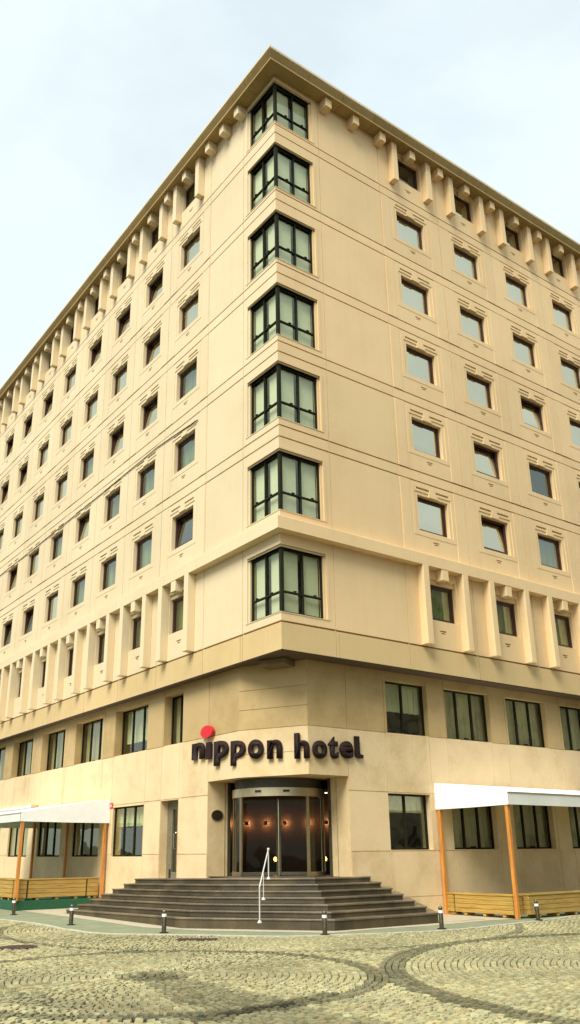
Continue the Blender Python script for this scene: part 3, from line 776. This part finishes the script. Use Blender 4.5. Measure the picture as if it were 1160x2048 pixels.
LET = [('n', (.29, 5.06), (.29, 4.37), 4.33, 4.82), ('i', (.29, 4.24), (.29, 3.97), 4.285, 4.775), ('p', (.29, 3.80), (.29, 3.08), 4.06, 4.75), ('p', (.29, 2.90), (.40, 2.36), 3.99, 4.675),
       ('o', (.44, 2.25), (.66, 1.83), 4.13, 4.655), ('n', (.71, 1.71), (.92, 1.31), 4.10, 4.61), ('h', (1.08, .96), (1.30, .59), 4.06, 4.74), ('o', (1.44, .573), (1.93, .573), 4.065, 4.545),
       ('t', (1.99, .573), (2.33, .573), 4.09, 4.685), ('e', (2.40, .573), (2.87, .573), 4.12, 4.59), ('l', (2.94, .573), (3.23, .573), 4.15, 4.75)]
for ch, c0, c1, z0, z1 in LET: letter_obj(ch, c0, c1, z0, z1, .06, M['letter'], SIGN)
mb = MB(); rz, ry = .18, .33; k = 36; cy, cz = 4.17, 5.085
n = len(mb.v); mb.v += [(.33, cy+ry*math.cos(2*math.pi*i/k), cz+rz*math.sin(2*math.pi*i/k)) for i in range(k)]+[(.25, cy+ry*math.cos(2*math.pi*i/k), cz+rz*math.sin(2*math.pi*i/k)) for i in range(k)]
mb.v = [(x-so.x, y-so.y, z-so.z) for x, y, z in mb.v]
mb.f.append(tuple(range(k))); mb.f.append(tuple(range(2*k-1, k-1, -1)))
for i in range(k): mb.f.append((i, (i+1) % k, k+(i+1) % k, k+i))
mb.build('disc', M['red'], SIGN)
# plaque with an arc of studs
pl = tag(empty('wall_plaque', (.71, 4.237, 2.715)), 'small oval bronze plaque with raised stars on the portal jamb', 'plaque')
def ellipse(mb, rx, rz, y0, y1, k=28, c=(0, 0)):
    n = len(mb.v); mb.v += [(c[0]+rx*math.cos(2*math.pi*i/k), y0, c[1]+rz*math.sin(2*math.pi*i/k)) for i in range(k)]+[(c[0]+rx*math.cos(2*math.pi*i/k), y1, c[1]+rz*math.sin(2*math.pi*i/k)) for i in range(k)]
    mb.f.append(tuple(n+i for i in range(k))); mb.f.append(tuple(n+k+i for i in range(k-1, -1, -1)))
    for i in range(k): mb.f.append((n+i, n+(i+1) % k, n+k+(i+1) % k, n+k+i))
mb = MB(); ellipse(mb, .215, .165, -.015, 0); mb.build('rim', M['plaque_rim'], pl)
mb = MB(); ellipse(mb, .19, .145, -.022, -.016); mb.build('plate', M['plaque'], pl)
mb = MB()
def star(mb, x, z, r, y0=-.030, y1=-.0225):
    pts = [(x+(r if i % 2 == 0 else r*.45)*math.sin(i*math.pi/5), z+(r if i % 2 == 0 else r*.45)*math.cos(i*math.pi/5)) for i in range(10)]
    n = len(mb.v); mb.v += [(a, y0, b) for a, b in pts]+[(a, y1, b) for a, b in pts]; mb.f.append(tuple(n+i for i in range(10)))
    for i in range(10): mb.f.append((n+i, n+(i+1) % 10, n+10+(i+1) % 10, n+10+i))
for x, z in ((-.095, -.04), (-.033, -.07), (.033, -.07), (.095, -.04)): star(mb, x, z, .026)
star(mb, 0, 0, .036)
for i in range(9):
    a = R(20+140*i/8); star(mb, .15*math.cos(a), .112*math.sin(a)*.95, .014)
mb.build('star', M['black'], pl)
# red fire sign
fs = tag(empty('fire_sign', (XL-.012, 10.66, 3.27)), 'tiny red square sign with white symbol on the wall beside the left awning', 'sign')
mb = MB().box(-.01, .01, -.13, .13, -.09, .09); mb.build('plate', M['red'], fs)
mb = MB()
k = 16; n = 0
for a in range(k):
    t0, t1 = 2*math.pi*a/k, 2*math.pi*(a+1)/k
    mb.quad((-.0125, .06*math.cos(t0), .045*math.sin(t0)), (-.0125, .06*math.cos(t1), .045*math.sin(t1)), (-.0125, .035*math.cos(t1), .026*math.sin(t1)), (-.0125, .035*math.cos(t0), .026*math.sin(t0)))
mb.build('symbol', M['white'], fs)
# cable along the left front
pts = [(-.04, 4.59, 15.62), (-.04, 6.18, 15.72), (-.04, 7.53, 15.78), (-.04, 9.0, 15.74), (-.04, 10.41, 15.70), (-.04, 13, 15.64), (-.04, 14.94, 15.60), (-.04, 19.67, 15.52), (-.04, 24.65, 15.46), (-.04, 30, 15.4)]
o = MB().tube([(x, y, z-15.6) for x, y, z in pts], .016, 6).build('cable', M['cable']); o.location = (0, 0, 15.6)
tag(o, 'black cable strung along the left front between two window rows', 'cable')

# ------------------------------------------------------------------ awnings
def awning(name, side, u0, u1, w0, w1, ztop, zfront, zbot, poles, zbase, label, letters=None):
    """u along the wall, w = distance of the front from the wall line"""
    def P(u, w, z): return (u, w, z) if side == 'R' else (w, u, z)
    def bx(mb, a, b, c, d, e, f):
        p, q = P(a, c, e), P(b, d, f); mb.box(min(p[0], q[0]), max(p[0], q[0]), min(p[1], q[1]), max(p[1], q[1]), e, f)
    org = Vector(P(u0, w1, zbase)); r = tag(empty(name, org), label, 'awning')
    def fin(mb): mb.v = [(x-org.x, y-org.y, z-org.z) for x, y, z in mb.v]; return mb
    mb = MB(); n = 24
    for i in range(n):                                            # gently sagging roof cloth, 12 mm thick
        a, b = u0+(u1-u0)*i/n, u0+(u1-u0)*(i+1)/n
        for k in range(6):
            c, d = k/6, (k+1)/6
            sag = lambda t, u: -.035*math.sin(math.pi*t)*abs(math.sin((u-u0)*math.pi/((u1-u0)/2)))
            Z = lambda t, u: ztop+(zfront-ztop)*t+sag(t, u)
            W = lambda t: w0+(w1-w0)*t
            mb.quad(P(a, W(c), Z(c, a)), P(b, W(c), Z(c, b)), P(b, W(d), Z(d, b)), P(a, W(d), Z(d, a)))
    o = fin(mb).build('canopy', M['canvas'], r, smooth=True)
    sd = o.modifiers.new('thick', 'SOLIDIFY'); sd.thickness = .012
    for u in (u0, u1):
        mb = MB(); mb.poly([P(u, w0, ztop-.004), P(u, w1, zfront-.004), P(u, w1, zbot), P(u, (w0+w1)/2, zbot-.02), P(u, w0, zbot-.025)])
        fin(mb).build('side_curtain', M['canvas'], r)
    mb = MB(); n = 30
    for i in range(n):
        a, b = u0+(u1-u0)*i/n, u0+(u1-u0)*(i+1)/n; s = -1
        ya, yb = w1+s*(.012+.010*math.sin(i*.9)), w1+s*(.012+.010*math.sin((i+1)*.9))
        mb.quad(P(a, w1-.012, zfront-.03), P(b, w1-.012, zfront-.03), P(b, yb, zbot), P(a, ya, zbot))
    fin(mb).build('valance', M['canvas_grey'], r, smooth=True)
    mb = MB(); bx(mb, u0, u1, w1-.03, w1+.02, zfront-.032, zfront-.004); fin(mb).build('front_bar', M['tan'] if False else M['plaque_rim'], r)
    for u, w, zb in poles:
        mb = MB(); bx(mb, u-.05, u+.05, w-.05, w+.05, zb, zbot+.05 if abs(w-w1) < .6 else zbot+.2)
        fin(mb).build('pole', M['pole'], r, bevel=.008)
    return r, org, fin, P
r, org, fin, P = awning('awning', 'R', 6.05, 13.1, YR-.005, -2.02, 3.60, 3.20, 2.86, [(6.12, -1.90, 0), (9.92, -1.90, 0), (13.0, -1.90, 0), (6.12, .58, 0), (13.0, .58, 0)], 0, 'white canvas awning on orange wooden poles right of the entrance steps')
letter_obj('D', (9.80, -2.058), (9.98, -2.058), 2.965, 3.10, .006, M['black'], r, 'lettering', org, .02)
awning('awning', 'L', 10.75, 17.6, XL-.005, -2.80, 3.52, 3.01, 2.72, [(10.82, -2.70, .29), (14.1, -2.70, .29), (17.5, -2.70, .29), (10.82, .25, .29), (14.12, .25, .29), (17.5, .25, .29)], .29, 'white canvas awning on orange wooden poles left of the entrance, above a green platform')
cs = tag(empty('awning_cassette', (.25, 17.66, 3.5)), 'long pale awning cassette fixed high on the wall beyond the left awning', 'awning case')
mb = MB()
prof = [(-.14, -.08), (-.16, .04), (-.06, .12), (.12, .12), (.12, -.10)]
mb.v += [(x, 0, z) for x, z in prof]+[(x, 7, z) for x, z in prof]; k = 5
mb.f += [tuple(range(k)), tuple(range(2*k-1, k-1, -1))]+[(i, (i+1) % k, k+(i+1) % k, k+i) for i in range(k)]
mb.build('case', M['canvas_grey'], cs, bevel=.01)
mb = MB(); mb.box(-.17, .13, -.03, -.002, -.11, .13); mb.build('end_cap', M['steel'], cs, bevel=.01)

# green carpeted platform
o = MB().box(-1.53, 1.52, 0, 7.2, 0, .285).build('platform', M['turf'], bevel=.01); o.location = (-1.145, 10.85, .004)
tag(o, 'low platform covered in green carpet under the left awning', 'platform')

# wooden planters
def planter(axis, x0, x1, y0, y1, z0, z1, label):
    org = Vector((x0, y0, z0)); r = tag(empty('wooden_planter', org), label, 'planter', 'wooden planters around the awnings')
    m = M['planter_x'] if axis == 'x' else M['planter_y']
    X, Y, H = x1-x0, y1-y0, z1-z0; ft = .07; nb = 4; bh = (H-ft-.04)/nb
    mb = MB(); t = .03
    for i in range(nb):
        a = ft+i*bh+.004; b = ft+(i+1)*bh-.004
        mb.box(0, X, 0, t, a, b); mb.box(0, X, Y-t, Y, a, b); mb.box(0, t, t+.001, Y-t-.001, a, b); mb.box(X-t, X, t+.001, Y-t-.001, a, b)
    mb.build('plank_side', m, r, bevel=.005)
    mb = MB(); w = .06
    mb.box(-.02, X+.02, -.02, w, H-.038, H); mb.box(-.02, X+.02, Y-w, Y+.02, H-.038, H); mb.box(-.02, w, w+.001, Y-w-.001, H-.038, H); mb.box(X-w, X+.02, w+.001, Y-w-.001, H-.038, H)
    mb.build('rim', m, r, bevel=.006)
    MB().box(t+.002, X-t-.002, t+.002, Y-t-.002, ft+.02, H-.10).build('soil', M['rust'], r)
    n = 2 if max(X, Y) < .8 else 3
    for k in range(n):
        f = (k+.5)/n if n > 1 else .5
        mb = MB()
        if X > Y: mb.box(X*f-.05, X*f+.05, .02, Y-.02, 0, ft-.002)
        else: mb.box(.02, X-.02, Y*f-.05, Y*f+.05, 0, ft-.002)
        mb.build('foot', m, r)
    return r
# left awning: side facing the entrance, then the street front
planter('x', -2.64, -2.33, 10.92, 11.27, .295, .94, 'short yellow pine planter at the outer corner of the left awning, behind the front pole')
planter('x', -2.27, -.27, 10.92, 11.27, .295, .94, 'long yellow pine planter spanning between the two near poles of the left awning')
planter('x', -.22, .18, 10.92, 11.27, .295, .94, 'short yellow pine planter against the wall pole of the left awning')
planter('y', -2.66, -2.30, 11.33, 13.4, .295, .94, 'yellow pine planter facing the street, cut by the left edge of the photo')
# right awning
planter('y', 6.12, 6.50, .30, .62, .02, .58, 'short pine planter beside the wall pole of the right awning')
planter('y', 6.12, 6.50, -1.78, .25, .02, .58, 'long pine planter running from wall to front pole under the right awning')
planter('x', 6.56, 8.95, -1.96, -1.58, .02, .60, 'pine planter facing the street behind the rightmost bollard')
planter('x', 9.0, 11.4, -1.96, -1.58, .02, .60, 'pine planter facing the street at the right edge of the photo')

# ------------------------------------------------------------------ bollards
def bollard_meshes():
    a = MB().lathe([(.052, .012), (.052, .335), (.050, .34)], seg=18).mesh('post', M['bollard'], smooth=True)
    b = MB().lathe([(.0545, .335), (.0545, .395)], seg=18).mesh('band', M['band'], smooth=True)
    c = MB().lathe([(.050, .395), (.044, .40), (.044, .41), (.050, .425), (.049, .45), (.038, .47), (.018, .48), (0.002, .482)], seg=18).mesh('cap', M['bollard'], smooth=True)
    d = MB().lathe([(.105, 0), (.105, .010), (.06, .016)], seg=20).mesh('base_plate', M['black'], smooth=True)
    return a, b, c, d
BM_ = bollard_meshes()
for (x, y), lb, tilt in (((-3.36, 9.06), 'short steel bollard with white band before the corner of the green platform', (.02, -.06)),
                   ((-3.54, 4.37), 'short steel bollard with white band on the pavement before the left end of the steps', (0, 0)),
                   ((-2.83, .80), 'short steel bollard with white band before the left bend of the steps', (0, 0)),
                   ((-.39, -1.96), 'short steel bollard with white band before the right half of the steps', (0, 0)),
                   ((2.57, -2.58), 'short steel bollard with white band at the right end of the steps', (0, 0)),
                   ((6.22, -2.46), 'short steel bollard with white band before the right awning planter', (.0, -.05))):
    b = tag(empty('bollard', (x, y, .006)), lb, 'bollard', 'bollards along the pavement edge'); b.rotation_euler = (tilt[0], tilt[1], 0)
    for n_, me in zip(('post', 'band', 'cap', 'base_plate'), BM_): link(n_, me, b)

# ------------------------------------------------------------------ ground
gr = MB().quad((-400, -400, -.075), (400, -400, -.075), (400, 400, -.075), (-400, 400, -.075))
def road_mat():
    m, t, b = nt('road_joints'); L = t.links
    tc = N(t, 'ShaderNodeTexCoord')
    vo = N(t, 'ShaderNodeTexVoronoi', i_Scale=9.0); L.new(tc.outputs['Object'], vo.inputs['Vector'])
    n1 = N(t, 'ShaderNodeTexNoise', i_Scale=1.5, i_Detail=6.0); L.new(tc.outputs['Object'], n1.inputs['Vector'])
    rp = ramp(t, [(.0, (.035, .03, .016)), (.5, (.022, .02, .01)), (.8, (.012, .010, .006))]); L.new(vo.outputs['Distance'], rp.inputs[0])
    L.new(rp.outputs[0], b.inputs['Base Color']); b.inputs['Roughness'].default_value = .9
    return m
tag(gr.build('road', road_mat(), weld=False), kind='structure')
KERB = [(-4.45, 40), (-4.35, 14), (-4.24, 7.71), (-4.14, 6.9), (-4.03, 5.8), (-4.05, 4.6), (-4.12, 3.33), (-4.06, 2.2), (-3.86, 1.55), (-3.55, 1.15), (-2.82, .31), (-2.21, -.38), (-1.76, -1.05), (-1.1, -1.68), (-.07, -2.14), (1.07, -2.52), (2.08, -2.84), (3.2, -2.86), (4.53, -2.70), (6.38, -2.46), (8.95, -1.92), (14, -1.75), (40, -1.7)]
# pavement sheet as a strip of quads up to the walls
mb = MB()
mb.poly([(x, y, 0) for x, y in KERB]+[(40, 1.2, 0), (1.5, 1.2, 0), (1.0, 3.0, 0), (1.0, 40, 0)])
mb.f = [tuple(reversed(f)) for f in mb.f]
o = mb.build('pavement', M['pave'], weld=False); tag(o, kind='structure')
# ragged pale kerb line
mb = MB(); random.seed(3)
kp = []
for (a, b) in zip(KERB, KERB[1:]):
    n = max(1, int(math.hypot(b[0]-a[0], b[1]-a[1])/.16)); n = min(n, 90)
    kp += [(a[0]+(b[0]-a[0])*i/n, a[1]+(b[1]-a[1])*i/n) for i in range(n)]
kp.append(KERB[-1])
def normal(p, q): dx, dy = q[0]-p[0], q[1]-p[1]; l = math.hypot(dx, dy); return (dy/l, -dx/l)
rows = []
for i, p in enumerate(kp):
    nn = normal(kp[max(i-1, 0)], kp[min(i+1, len(kp)-1)])
    if nn[0]+nn[1] > 0: nn = (-nn[0], -nn[1])
    w = .055+random.uniform(-.03, .04); v = .06+random.uniform(-.03, .03)
    rows.append(((p[0]+nn[0]*w, p[1]+nn[1]*w), (p[0]-nn[0]*v, p[1]-nn[1]*v)))
for a, b in zip(rows, rows[1:]):
    mb.quad((*a[0], .004), (*b[0], .004), (*b[1], .004), (*a[1], .004)); mb.quad((*a[0], -.07), (*b[0], -.07), (*b[0], .004), (*a[0], .004))
tag(mb.build('kerb', M['kerb']), kind='structure')
# pale granite strip round the foot of the steps
mb = MB(); outer = [(-2.50, 12.2), (-2.46, 6.3), (-2.50, 2.4), (-2.27, 1.75), (-1.94, .75), (.0, -1.74), (1.5, -1.68), (3.16, -1.82), (5.01, -1.66), (6.3, -1.78)]
inner = [(-1.93, 12.2), (-1.93, 6.3), (-1.93, 2.4), (-1.93, 1.62), (-1.7, 1.28), (.30, -1.33), (1.5, -1.40), (3.16, -1.40), (5.01, -1.25), (6.3, -1.3)]
for (a, b), (c, d) in zip(zip(outer, outer[1:]), zip(inner, inner[1:])): mb.quad((*a, .005), (*b, .005), (*d, .005), (*c, .005))
mb.quad((-1.93, 8.8, .005), (-1.93, 12.2, .005), (XL, 12.2, .005), (XL, 8.8, .005)); mb.quad((3.75, -1.35, .005), (6.3, -1.27, .005), (6.3, YR, .005), (5.4, YR, .005))
tag(mb.build('paving_strip', M['strip']), kind='structure')

# cobbles: single stones laid in rings, tone per stone
random.seed(11)
c1, R1 = (-6.28, -5.17), 3.32; c2, R2 = (1.6, -10.9), 6.2; c3, R3 = (.4, 1.6), 6.38
camp = (-12.923, -17.453)
def inside_pave(x, y):
    ins = False; P_ = KERB+[(60, 1), (60, 60), (0, 60)]; j = len(P_)-1
    for i in range(len(P_)):
        xi, yi = P_[i]; xj, yj = P_[j]
        if (yi > y) != (yj > y) and x < (xj-xi)*(y-yi)/(yj-yi)+xi: ins = not ins
        j = i
    return ins
def dist(p, x, y): return math.hypot(p[0]-x, p[1]-y)
def segd(x, y, a, b):
    dx, dy = b[0]-a[0], b[1]-a[1]; t = max(0, min(1, ((x-a[0])*dx+(y-a[1])*dy)/(dx*dx+dy*dy))); return math.hypot(x-a[0]-t*dx, y-a[1]-t*dy), t
def zone(x, y):
    if dist(c1, x, y) < R1+.16: return 1
    if dist(c2, x, y) < R2+.16: return 2
    if dist(c3, x, y) < R3+.10: return 3
    return 4
def in_view(x, y):
    dx, dy = x-camp[0], y-camp[1]; d = math.hypot(dx, dy)
    if d < 6.5: return False
    a = math.degrees(math.atan2(dy, dx))
    return 18 < a < 92 and d < 33
sv, sf, scol = [], [], []
def stone(c, r0, r1, t0, t1, zn):
    rm, tm = (r0+r1)/2, (t0+t1)/2; x, y = c[0]+rm*math.cos(tm), c[1]+rm*math.sin(tm)
    if not in_view(x, y) or zone(x, y) != zn or inside_pave(x, y): return
    g = random.uniform(.007, .012); j = lambda: random.uniform(-.006, .006)
    zz = -.012+random.uniform(-.010, .008); tl, tw = random.uniform(-.006, .006), random.uniform(-.006, .006)
    dt = random.uniform(.013, .025)/rm
    q = [(r0+g+j(), t0+dt+j()/rm), (r1-g+j(), t0+dt+j()/rm), (r1-g+j(), t1-dt+j()/rm), (r0+g+j(), t1-dt+j()/rm)]
    P4 = [(c[0]+r*math.cos(t), c[1]+r*math.sin(t)) for r, t in q]
    n = len(sv); k = .88
    sv.extend([(a, b, -.07) for a, b in P4]); sv.extend([(a, b, zz-.022) for a, b in P4])
    sv.extend([(x+(a-x)*k, y+(b-y)*k, zz+(tl if i in (0, 1) else -tl)+(tw if i in (1, 2) else -tw)) for i, (a, b) in enumerate(P4)])
    fs = [(n+8, n+9, n+10, n+11)]
    for i in range(4):
        m = (i+1) % 4; fs += [(n+i, n+m, n+4+m, n+4+i), (n+4+i, n+4+m, n+8+m, n+8+i)]
    sf.extend(fs)
    # tone: dirt collects in the bands between the rings and along a worn track
    b = random.uniform(.86, 1.18)
    if zn == 1 and abs(rm-R1) < .17: b *= .46
    if zn == 2 and abs(rm-R2+.02) < .20: b *= .44
    if zn == 3 and abs(rm-R3) < .11: b *= .55
    if zn == 1 and rm < .62: b *= .60
    d, t = segd(x, y, (-6.3, -5.1), (-6.9, -10.5))
    wdt = .28+.5*t
    if d < wdt+random.uniform(-.08, .08): b *= .62
    d, t = segd(x, y, (-5.3, -8.1), (-7.6, -8.6))
    if d < .13+random.uniform(-.05, .05): b *= .45
    d, t = segd(x, y, (-9.5, -4.0), (-7.5, -8.5))
    if d < .35+random.uniform(-.1, .1): b *= .75
    b *= .92+.16*math.sin(x*1.3+2*math.sin(y*.7))*math.sin(y*1.1+x*.4)
    w = random.uniform(-.06, .06)
    scol.extend([(b*(1+w), b, b*(1-w))]*len(fs))
def rings(c, r0, r1, zn, pitch=.102, ln=.112):
    k = int((r1-r0)/pitch); ph = 0
    for i in range(k):
        a = r0+(r1-r0)*i/k; b = r0+(r1-r0)*(i+1)/k; n = max(5, int(2*math.pi*(a+b)/2/ln)); ph += random.uniform(.3, .7)
        # only arcs that can be seen
        for s in range(n):
            t0 = 2*math.pi*(s+ph)/n; stone(c, a, b, t0, t0+2*math.pi/n, zn)
rings(c1, .05, R1+.16, 1)
rings(c2, .4, R2+.16, 2)
rings(c3, 2.4, R3+.10, 3)
rings(c1, R1+.16, 30, 4, .115, .13)
me = bpy.data.meshes.new('cobblestones'); me.from_pydata(sv, [], sf); me.update()
at = me.attributes.new('tone', 'FLOAT_VECTOR', 'FACE')
at.data.foreach_set('vector', [v for c in scol for v in c])
def cobble_mat():
    m, t, b = nt('cobble_granite'); L = t.links
    tc = N(t, 'ShaderNodeTexCoord'); at = N(t, 'ShaderNodeAttribute', attribute_name='tone')
    n1 = N(t, 'ShaderNodeTexNoise', i_Scale=14.0, i_Detail=5.0, i_Roughness=.6); L.new(tc.outputs['Object'], n1.inputs['Vector'])
    rp = ramp(t, [(.28, (.27, .236, .112)), (.5, (.37, .332, .168)), (.72, (.46, .42, .23))]); L.new(n1.outputs['Fac'], rp.inputs[0])
    mx = N(t, 'ShaderNodeVectorMath', operation='MULTIPLY'); L.new(rp.outputs[0], mx.inputs[0]); L.new(at.outputs['Vector'], mx.inputs[1])
    L.new(mx.outputs[0], b.inputs['Base Color']); b.inputs['Roughness'].default_value = .62; b.inputs['Specular IOR Level'].default_value = .3
    n2 = N(t, 'ShaderNodeTexNoise', i_Scale=60.0, i_Detail=4.0); L.new(tc.outputs['Object'], n2.inputs['Vector'])
    bp = N(t, 'ShaderNodeBump', i_Strength=.2, i_Distance=.01); L.new(n2.outputs['Fac'], bp.inputs['Height']); L.new(bp.outputs[0], b.inputs['Normal'])
    return m
me.materials.append(cobble_mat())
tag(link('cobblestones', me), 'grey yellow granite cobbles laid in rings over the crossing', 'cobblestones', kind='stuff')
# iron covers
o = MB().lathe([(.38, -.02), (.38, .0), (.33, .004), (.0, .004)], seg=28).build('manhole_cover', M['rust'], smooth=True); o.location = (-6.45, .10, -.004)
tag(o, 'round rusty manhole cover in the cobbles at the left edge', 'manhole cover')
o = MB().box(-.16, .16, -.42, .42, -.03, 0).build('drain_cover', M['rust'], bevel=.008); o.location = (-3.0, -.92, .004); o.rotation_euler = (0, 0, R(50))
tag(o, 'small rusty iron drain cover by the pavement edge before the steps', 'drain cover')

# ------------------------------------------------------------------ the houses across the two streets (added unseen behind the camera for pane reflections and to shade the lower storeys)
def across(name, M4, width, height, label):
    r = tag(empty(name), label, 'building'); r.matrix_world = M4
    nf = int(height/3.3); nc = int(width/3.2); rc = []
    pos = []
    for i in range(nc):
        for j in range(nf):
            u = 1.0+i*3.2; z = 1.0+j*3.3; rc.append((u, u+1.5, z, z+1.9, None)); pos.append((u, z))
            rc.append((u-.12, u+1.62, z-.15, z, .06))
    for j in range(1, nf): rc.append((0, width, j*3.3-.1, j*3.3+.08, .10))
    relief('wall', rc, (0, width), (-.06, height), lambda u, d, z: (u, -d, z), M['house'], r, .22)
    pm = MB().quad((0, .2, 0), (1.5, .2, 0), (1.5, .2, 1.9), (0, .2, 1.9)).mesh('window', M['house_pane'])
    for u, z in pos[:96]: o = link('window', pm, r); o.location = (u, 0, z)
    mb = MB(); mb.box(0, width, .3, 12, height-.2, height); mb.build('roof', M['eave'], r)
M['house'] = paint_mat('added_house_render', (.42, .36, .26), .2)
M['house_pane'] = plain('house_pane', (.03, .035, .03), .15)
across('added_street_house', Matrix.Translation((-36, 64, 0)) @ Matrix.Rotation(R(90), 4, 'Z') @ Matrix.Translation((-60, 0, 0)), 60, 15.5, 'unseen rendered house added across the left street')
across('added_street_house', Matrix.Translation((1, -23.5, 0)) @ Matrix.Rotation(R(180), 4, 'Z') @ Matrix.Translation((-58, 0, 0)), 58, 20.5, 'unseen rendered house added across the right street')

# ------------------------------------------------------------------ light and sky
SUN_AZ, SUN_EL = R(205), R(50)          # direction towards the sun, seen from the scene (from +x, counter-clockwise)
sd = bpy.data.lights.new('sun', 'SUN'); sd.energy = 4.9; sd.angle = R(34); sd.color = (1.0, .97, .91)
so_ = bpy.data.objects.new('sun', sd); col.objects.link(so_)
v = Vector((math.cos(SUN_AZ)*math.cos(SUN_EL), math.sin(SUN_AZ)*math.cos(SUN_EL), math.sin(SUN_EL)))
so_.rotation_euler = (-v).to_track_quat('-Z', 'Y').to_euler(); so_.location = v*60
w = bpy.data.worlds.new('World'); sc.world = w; w.use_nodes = True; t = w.node_tree; L = t.links
bg = t.nodes['Background']
sky = N(t, 'ShaderNodeTexSky', sky_type='NISHITA', sun_disc=False); sky.sun_elevation = SUN_EL; sky.sun_rotation = math.pi/2-SUN_AZ
sky.air_density = 1.0; sky.dust_density = 2.0
sk = N(t, 'ShaderNodeVectorMath', operation='SCALE'); sk.inputs['Scale'].default_value = 1.0; L.new(sky.outputs[0], sk.inputs[0])
tc = N(t, 'ShaderNodeTexCoord')
mp = N(t, 'ShaderNodeMapping'); mp.inputs['Scale'].default_value = (1, 1, 1.7); mp.inputs['Location'].default_value = (.3, .1, .2); L.new(tc.outputs['Generated'], mp.inputs['Vector'])
n1 = N(t, 'ShaderNodeTexNoise', i_Scale=2.6, i_Detail=8.0, i_Roughness=.55, i_Distortion=.3); L.new(mp.outputs[0], n1.inputs['Vector'])
cov = ramp(t, [(.36, (.86, .86, .86)), (.56, (1, 1, 1))]); L.new(n1.outputs['Fac'], cov.inputs[0])
n2 = N(t, 'ShaderNodeTexNoise', i_Scale=1.7, i_Detail=7.0, i_Roughness=.5); L.new(mp.outputs[0], n2.inputs['Vector'])
cc = ramp(t, [(.35, (8.6, 9.9, 10.5)), (.65, (9.5, 10.4, 10.8))]); L.new(n2.outputs['Fac'], cc.inputs[0])
mx = N(t, 'ShaderNodeMix', data_type='RGBA'); L.new(cov.outputs[0], mx.inputs[0]); L.new(sk.outputs[0], mx.inputs[6]); L.new(cc.outputs[0], mx.inputs[7])
L.new(mx.outputs[2], bg.inputs[0]); bg.inputs[1].default_value = .10

# ------------------------------------------------------------------ camera
cd_ = bpy.data.cameras.new('camera'); cam = bpy.data.objects.new('camera', cd_); col.objects.link(cam); sc.camera = cam
yaw, pitch, roll = .9479, .3447, -.0087
f = Vector((math.cos(yaw)*math.cos(pitch), math.sin(yaw)*math.cos(pitch), math.sin(pitch))); rt = Vector((math.sin(yaw), -math.cos(yaw), 0)); up = rt.cross(f)
r2 = rt*math.cos(roll)+up*math.sin(roll); u2 = -rt*math.sin(roll)+up*math.cos(roll)
mat = Matrix((r2, u2, -f)).transposed().to_4x4(); mat.translation = Vector((-12.9231, -17.4534, 1.70)); cam.matrix_world = mat
cd_.sensor_fit = 'VERTICAL'; cd_.sensor_height = 36; cd_.sensor_width = 36; cd_.lens = 36*1675.4243/2048
cd_.shift_x = (580-538.0171)/2048; cd_.shift_y = (1102.6467-1024)/2048
cd_.clip_start = .1; cd_.clip_end = 2000
sc.render.resolution_x = 580; sc.render.resolution_y = 1024
sc.view_settings.view_transform = 'Standard'; sc.view_settings.look = 'None'; sc.view_settings.exposure = 0; sc.view_settings.gamma = 1
sc.render.engine = 'CYCLES'
sc.cycles.transparent_max_bounces = 12; sc.cycles.max_bounces = 8; sc.cycles.sample_clamp_indirect = 6
sc.cycles.use_denoising = True
